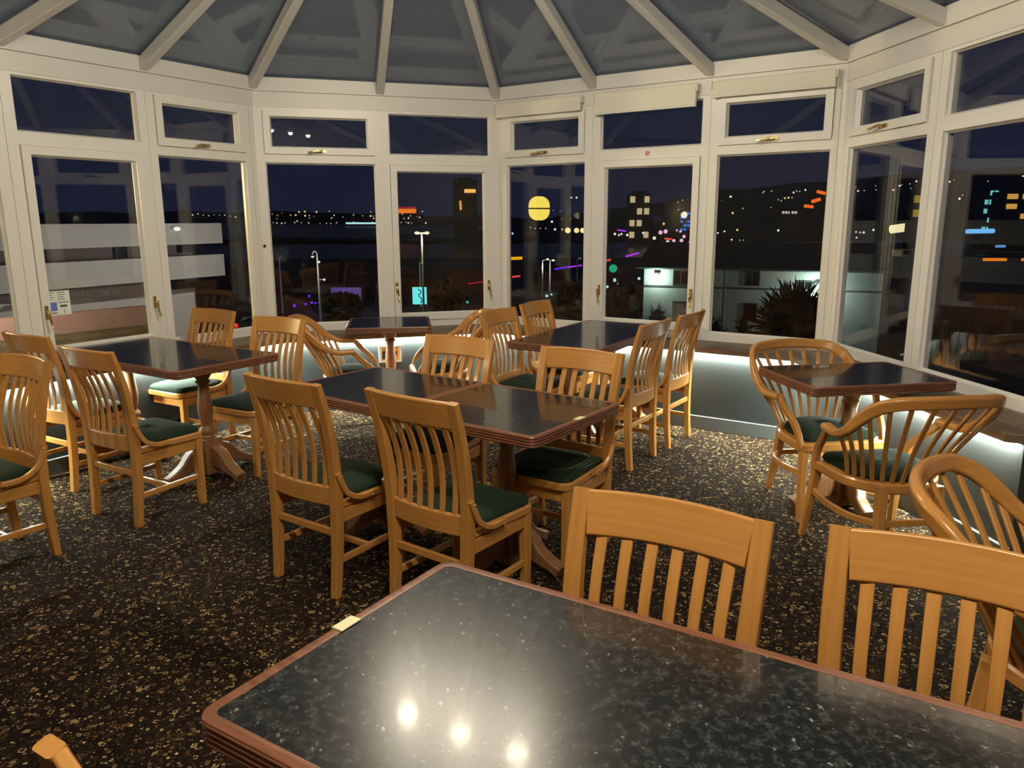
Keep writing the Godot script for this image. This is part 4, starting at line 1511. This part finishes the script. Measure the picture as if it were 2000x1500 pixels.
		for k in 3:
			st = mb()
			ball(st, Vector3(0, hh + 0.25 * k, 0.14), 0.12 if q[0] < 1000 else 0.13, 10)
			obj("signal_lens_light", st, emit(green, 1.0) if k == 0 else M.dark_glass, o)
		if q[0] > 1000:
			st = mb()
			ball(st, Vector3(0, hh, 0.22), 0.32, 12)
			obj("green_lens_light", st, emit(green, 0.5), o)
	# cyan poster box
	var pc := at_h(822, 610, GROUND)
	o = base("poster_box", Transform3D(Basis(), pc))
	tag(o, "cyan backlit poster box with a swirling dark line below the twin lamp", "sign")
	var uc := -pc.z / F
	st = mb()
	bx(st, Vector3(-15 * uc, 16 * uc, -0.15), Vector3(12 * uc, 49 * uc, 0.15))
	obj("light_panel", st, emit(Color(0.42, 0.95, 0.95), 1.0), o)
	st = mb()
	tube(st, curve([Vector3(-4 * uc, 46 * uc, 0.18), Vector3(2 * uc, 40 * uc, 0.18), Vector3(-3 * uc, 33 * uc, 0.18), Vector3(3 * uc, 26 * uc, 0.18), Vector3(1 * uc, 18 * uc, 0.18)], 4), 1.0 * uc, 6)
	obj("drawn_line", st, mat(lin(0.0, 0.10, 0.16), 0.6), o)
	for s in [-11.0, 9.0]:
		st = mb()
		bx(st, Vector3(s * uc - 0.06, 0, -0.06), Vector3(s * uc + 0.06, 16 * uc, 0.06))
		obj("leg", st, M.black, o)
	# lamp posts
	lamp_post("street_lamp_post", 828, 615, 453, "tall white twin-headed street lamp post beside the cyan poster box", "double", Color(1.0, 0.98, 0.72), 1.0)
	lamp_post("street_lamp_post", 627, 632, 497, "white lamp post with a hooked head and two globe lamps", "hook", white, 0.8)
	lamp_post("street_lamp_post", 552, 612, 502, "thin pale lamp post with a short unlit arm", "arm", white, 0.0)
	lamp_post("street_lamp_post", 822, 600, 512, "slim pale post just behind the twin-headed lamp", "arm", white, 0.3)
	lamp_post("street_lamp_post", 1059, 572, 506, "slim pale post left of the paired globe lamp", "arm", white, 0.0)
	lamp_post("street_lamp_post", 1074, 570, 506, "lamp post with a pair of bright white globes", "twin", white, 1.0)
	lamp_post("street_lamp_post", 1127, 560, 505, "thin lamp post beside the violet strip", "arm", white, 0.1)
	white_house()
	balcony_block()
	# bushes and trees
	var b1 := at_h(1545, 730, GROUND)
	bush("spiky_bush", b1, Vector3(2.0, 2.55, 1.8), 900, 0.8, true, M.leaf, "big dark spiky bush in front of the white house")
	bush("round_tree", at_h(1124, 622, GROUND), Vector3(1.7, 1.7, 1.7), 500, 0.35, false, M.leaf, "round dark tree behind the parked cars")
	bush("garden_shrub", at_h(1216, 636, GROUND), Vector3(1.5, 1.9, 1.4), 500, 0.4, false, M.leaf, "dark garden shrub at the corner of the white house")
	bush("slim_shrub", at_h(1280, 706, GROUND), Vector3(0.7, 1.75, 0.7), 260, 0.4, true, M.leaf, "slim ragged shrub against the lit house wall")
	bush("slim_shrub", at_h(1394, 724, GROUND), Vector3(0.45, 1.6, 0.45), 200, 0.4, true, M.leaf, "thin conical shrub beside the drainpipe")
	bush("slim_shrub", at_h(1446, 712, GROUND), Vector3(0.36, 1.6, 0.36), 200, 0.4, true, M.leaf, "thin conical shrub beside the lower window")
	bush("low_bush", at_h(672, 622, GROUND), Vector3(1.6, 1.1, 1.5), 700, 0.5, false, M.leaf, "low spreading bush behind the hooked lamp post")
	bush("low_bush", at_h(872, 616, GROUND), Vector3(1.25, 1.6, 1.2), 500, 0.5, false, M.leaf, "dark bush to the right of the cyan poster box")
	car(at_h(1112, 640, GROUND), 2.5)

func tower(called: String, x0: float, x1: float, y0: float, y1: float, dist: float, c: Color, rows: int, cols: int, lit: Material, label: String) -> void:
	var a := at_d(x0, y0, dist)
	var b := at_d(x1, y1, dist)
	var foot := Vector3((a.x + b.x) / 2, GROUND, -dist)
	var o := base(called, Transform3D(Basis(), foot))
	tag(o, label, "building")
	var w := b.x - a.x
	var h := a.y - GROUND
	var st := mb()
	bx(st, Vector3(-w / 2, 0, -w * 0.7), Vector3(w / 2, h, 0))
	obj("block", st, mat(c, 0.85), o)
	st = mb()
	bx(st, Vector3(-w * 0.3, h, -w * 0.5), Vector3(w * 0.3, h * 1.05, -w * 0.2))
	obj("roof_house", st, mat(c, 0.85), o)
	var low := b.y - GROUND
	for r in rows:
		for k in cols:
			if rows * cols > 4 and (r * 7 + k * 5 + rows) % 3 == 0:
				continue
			var cx := w * ((k + 0.5) / cols - 0.5)
			var cy := lerpf(low, h, (r + 0.5) / rows)
			var ww := w / cols * 0.34
			var wh := (h - low) / rows * (0.26 if rows > 1 else 0.12)
			st = mb()
			bx(st, Vector3(cx - ww, cy - wh, -0.1), Vector3(cx + ww, cy + wh, 0.25))
			obj("lit_window", st, lit, o)

func win(o: Node3D, x0: float, x1: float, y0: float, y1: float, m: Material) -> void:
	var st := mb()
	rim(st, x0, x1, y0, y1, 0.07, -0.05, 0.06)
	bx(st, Vector3((x0 + x1) / 2 - 0.03, y0, -0.03), Vector3((x0 + x1) / 2 + 0.03, y1, 0.05))
	var f := obj("window", st, m, o)
	st = mb()
	bx(st, Vector3(x0 + 0.07, y0 + 0.07, -0.04), Vector3(x1 - 0.07, y1 - 0.07, 0.015))
	obj("pane", st, M.dark_glass, f)

func white_house() -> void:
	var a := at_d(1256, 600, 56.0)
	var b := at_d(1720, 600, 50.0)
	var along := Vector3(b.x - a.x, 0, b.z - a.z).normalized()
	var n := along.cross(Vector3.UP)
	if n.z < 0:
		n = -n
	var org := Vector3(a.x, GROUND, a.z)
	var o := base("white_house", Transform3D(Basis(along, Vector3.UP, n), org))
	tag(o, "white two-storey rendered house with dark roof and lit wall lamps", "house")
	var loc := func(x: float, y: float) -> Vector3: return o.transform.affine_inverse() * plane_point(x, y, org, n)
	var w: float = loc.call(1720, 600).x
	var h: float = loc.call(1400, 523).y
	var st := mb()
	bx(st, Vector3(0, 0, -8), Vector3(w, h, 0))
	obj("wall", st, M.render_wall, o)
	st = mb()
	slab(st, [Vector3(-0.5, h, 0.5), Vector3(w + 0.5, h, 0.5), Vector3(w + 0.5, h + 1.5, -4), Vector3(-0.5, h + 1.5, -4)], 0.15)
	slab(st, [Vector3(-0.5, h, -8.5), Vector3(w + 0.5, h, -8.5), Vector3(w + 0.5, h + 1.5, -4), Vector3(-0.5, h + 1.5, -4)], 0.15)
	obj("roof", st, M.roof_slate, o)
	st = mb()
	bar(st, [Vector3(-0.5, h - 0.06, 0.52), Vector3(w + 0.5, h - 0.06, 0.52)], Vector3.UP, 0.12, 0.12, 0.04)
	obj("gutter", st, mat(lin(0.10, 0.12, 0.11), 0.5), o)
	var sy: float = loc.call(1300, 559).y
	st = mb()
	bx(st, Vector3(0, sy - 0.06, -0.02), Vector3(w, sy + 0.06, 0.06))
	obj("string_course", st, mat(lin(0.06, 0.07, 0.07), 0.8), o)
	var fm := mat(lin(0.05, 0.055, 0.055), 0.6)
	for q in [[1314, 528, 1346, 557], [1453, 530, 1485, 558], [1312, 589, 1342, 632], [1449, 592, 1480, 626], [1556, 549, 1586, 575]]:
		var p0: Vector3 = loc.call(q[0], q[3])
		var p1: Vector3 = loc.call(q[2], q[1])
		win(o, p0.x, p1.x, p0.y, p1.y, fm)
	var px: Vector3 = loc.call(1414, 560)
	st = mb()
	tube(st, [Vector3(px.x, 0, 0.1), Vector3(px.x, h - 0.1, 0.1)], 0.07, 8)
	obj("drainpipe", st, fm, o)
	for q in [[1284, 536, 4.0, 7.0], [1597, 562, 8.0, 5.0]]:
		var p: Vector3 = loc.call(q[0], q[1])
		st = mb()
		bx(st, p + Vector3(-0.16, 0.06, 0), p + Vector3(0.16, 0.16, 0.3))
		var hd := obj("lamp_hood", st, M.black, o)
		st = mb()
		ball(st, p + Vector3(0, -0.02, 0.2), 0.12 if q[0] < 1500 else 0.34, 10)
		obj("lamp_bulb", st, emit(Color(0.80, 1.0, 0.90), 2.5), hd)
		lamp_at(o.transform * (p + Vector3(0, -0.15, 0.8)), Color(0.86, 1.0, 0.93), q[2], 0.1)

func balcony_block() -> void:
	# a pale building with long balconies beyond the left-hand windows
	var a := at_d(-260, 560, 22.0)
	var b := at_d(442, 560, 34.0)
	var along := Vector3(b.x - a.x, 0, b.z - a.z).normalized()
	var n := along.cross(Vector3.UP)
	if n.z < 0:
		n = -n
	var org := Vector3(a.x, GROUND, a.z)
	var o := base("balcony_block", Transform3D(Basis(along, Vector3.UP, n), org))
	tag(o, "pale modern block with long white balconies beyond the notice window", "building")
	var loc := func(x: float, y: float) -> Vector3: return o.transform.affine_inverse() * plane_point(x, y, org, n)
	var w: float = loc.call(442, 560).x
	var top: float = loc.call(400, 436).y
	var pale := mat(lin(0.40, 0.40, 0.40), 0.85)
	var st := mb()
	bx(st, Vector3(0, 0, -9), Vector3(w - 1.0, top - 0.3, -0.8))
	obj("wall", st, mat(lin(0.10, 0.085, 0.085), 0.85), o)
	for q in [[436, 476], [498, 541]]:
		var y1: float = loc.call(400, q[0]).y
		var y0: float = loc.call(400, q[1]).y
		st = mb()
		bx(st, Vector3(0, y0, -0.9), Vector3(w, y1, 0))
		obj("balcony", st, pale, o)
	for q in [[345, 545, 412, 568], [318, 480, 346, 495], [372, 478, 408, 494], [74, 478, 114, 540], [250, 482, 272, 505]]:
		var p0: Vector3 = loc.call(q[0], q[3])
		var p1: Vector3 = loc.call(q[2], q[1])
		st = mb()
		bx(st, Vector3(p0.x, p0.y, -0.85), Vector3(p1.x, p1.y, -0.7))
		obj("window_pane", st, M.dark_glass, o)
	var y2: float = loc.call(400, 570).y
	st = mb()
	bx(st, Vector3(0, 0, -0.9), Vector3(w - 1.5, y2, -0.3))
	obj("base_wall", st, pale, o)
	var lp: Vector3 = loc.call(339, 447)
	st = mb()
	ball(st, lp + Vector3(0, 0, 0.2), 0.14, 10, 0.6)
	obj("wall_lamp", st, emit(Color(1.0, 1.0, 0.95), 1.0), o)
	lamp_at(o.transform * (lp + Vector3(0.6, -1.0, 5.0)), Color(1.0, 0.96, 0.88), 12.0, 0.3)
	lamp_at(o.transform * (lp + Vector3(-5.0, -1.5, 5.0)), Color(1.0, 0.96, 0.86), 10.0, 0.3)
	lamp_at(Vector3(-7.5, 1.2, -10.6), Color(1.0, 0.86, 0.78), 5.0, 0.2)  # added light to brighten the terrace wall, no lamp stands here
	# terrace with its low wall, lit by the terrace lamp and the added light
	st = mb()
	bx(st, Vector3(-16, -1.0, -14.2), Vector3(-4.6, -0.5, -3.0))
	tag(obj("terrace", st, mat(lin(0.10, 0.09, 0.07), 0.9)), "", "", "", "structure")
	var ta := at_d(-120, 640, 11.0)
	var tb := at_d(300, 640, 13.5)
	o = base("terrace_wall", Transform3D())
	tag(o, "low pinkish rendered terrace wall on a mossy stone base outside the notice window", "wall")
	var hi := at_d(200, 604, 13.0).y
	var mid := at_d(200, 640, 13.0).y
	st = mb()
	slab(st, [Vector3(ta.x, mid, ta.z), Vector3(tb.x, mid, tb.z), Vector3(tb.x, hi, tb.z), Vector3(ta.x, hi, ta.z)], 0.25)
	obj("rendered_wall", st, mat(lin(0.34, 0.24, 0.22), 0.85), o)
	st = mb()
	slab(st, [Vector3(ta.x, -0.6, ta.z + 0.08), Vector3(tb.x, -0.6, tb.z + 0.08), Vector3(tb.x, mid, tb.z + 0.08), Vector3(ta.x, mid, ta.z + 0.08)], 0.4)
	obj("stone_base", st, textured(mat(Color.WHITE, 0.95), wood_image(lin(0.05, 0.05, 0.03), lin(0.22, 0.19, 0.11), true, 40), Vector3(0.7, 0.7, 0.7)), o)
	lamp_at(Vector3(-6.4, 2.0, -6.6), lin(1.0, 0.80, 0.36), OUT_LIGHT, 0.08)
	o = base("terrace_lamp", Transform3D(Basis(), Vector3(-6.4, 2.0, -6.6)))
	tag(o, "warm terrace lamp on a post outside the windows", "lamp")
	st = mb()
	ball(st, Vector3.ZERO, 0.09, 12)
	obj("bulb", st, emit(lin(1.0, 0.80, 0.36), 8.0), o)
	st = mb()
	tube(st, [Vector3(0, -2.6, 0), Vector3(0, -0.09, 0)], 0.03, 8)
	obj("post", st, M.black, o)

func car(p: Vector3, turn: float) -> void:
	var o := base("parked_car", Transform3D(Basis(Vector3.UP, turn), p))
	tag(o, "dark blue parked car below the narrow window", "car")
	var prof := [[-2.05, 0.35], [-2.05, 0.78], [-1.9, 0.92], [-1.15, 1.0], [-0.55, 1.42], [0.75, 1.45], [1.45, 1.02], [2.0, 0.92], [2.08, 0.6], [2.05, 0.35]]
	var rows := []
	for z in [-0.86, -0.84, -0.3, 0.3, 0.84, 0.86]:
		var line := []
		for q in prof:
			var s := 0.96 if absf(z) > 0.85 else 1.0
			line.append(Vector3(q[0] * s, 0.35 + (q[1] - 0.35) * s, z * (0.82 if q[1] > 1.2 else 1.0)))
		rows.append(line)
	var st := mb()
	grid(st, rows, true)
	obj("body", st, mat(lin(0.01, 0.018, 0.035), 0.2), o)
	for s in [-1.0, 1.0]:
		st = mb()
		slab(st, [Vector3(-1.0, 1.02, 0.875 * s), Vector3(1.3, 1.04, 0.875 * s), Vector3(0.7, 1.38, 0.76 * s), Vector3(-0.5, 1.36, 0.76 * s)], 0.01)
		obj("side_window", st, M.dark_glass, o)
		for x in [-1.3, 1.3]:
			st = mb()
			tube(st, [Vector3(x, 0.32, 0.68 * s), Vector3(x, 0.32, 0.88 * s)], 0.32, 16)
			obj("wheel", st, M.black, o)
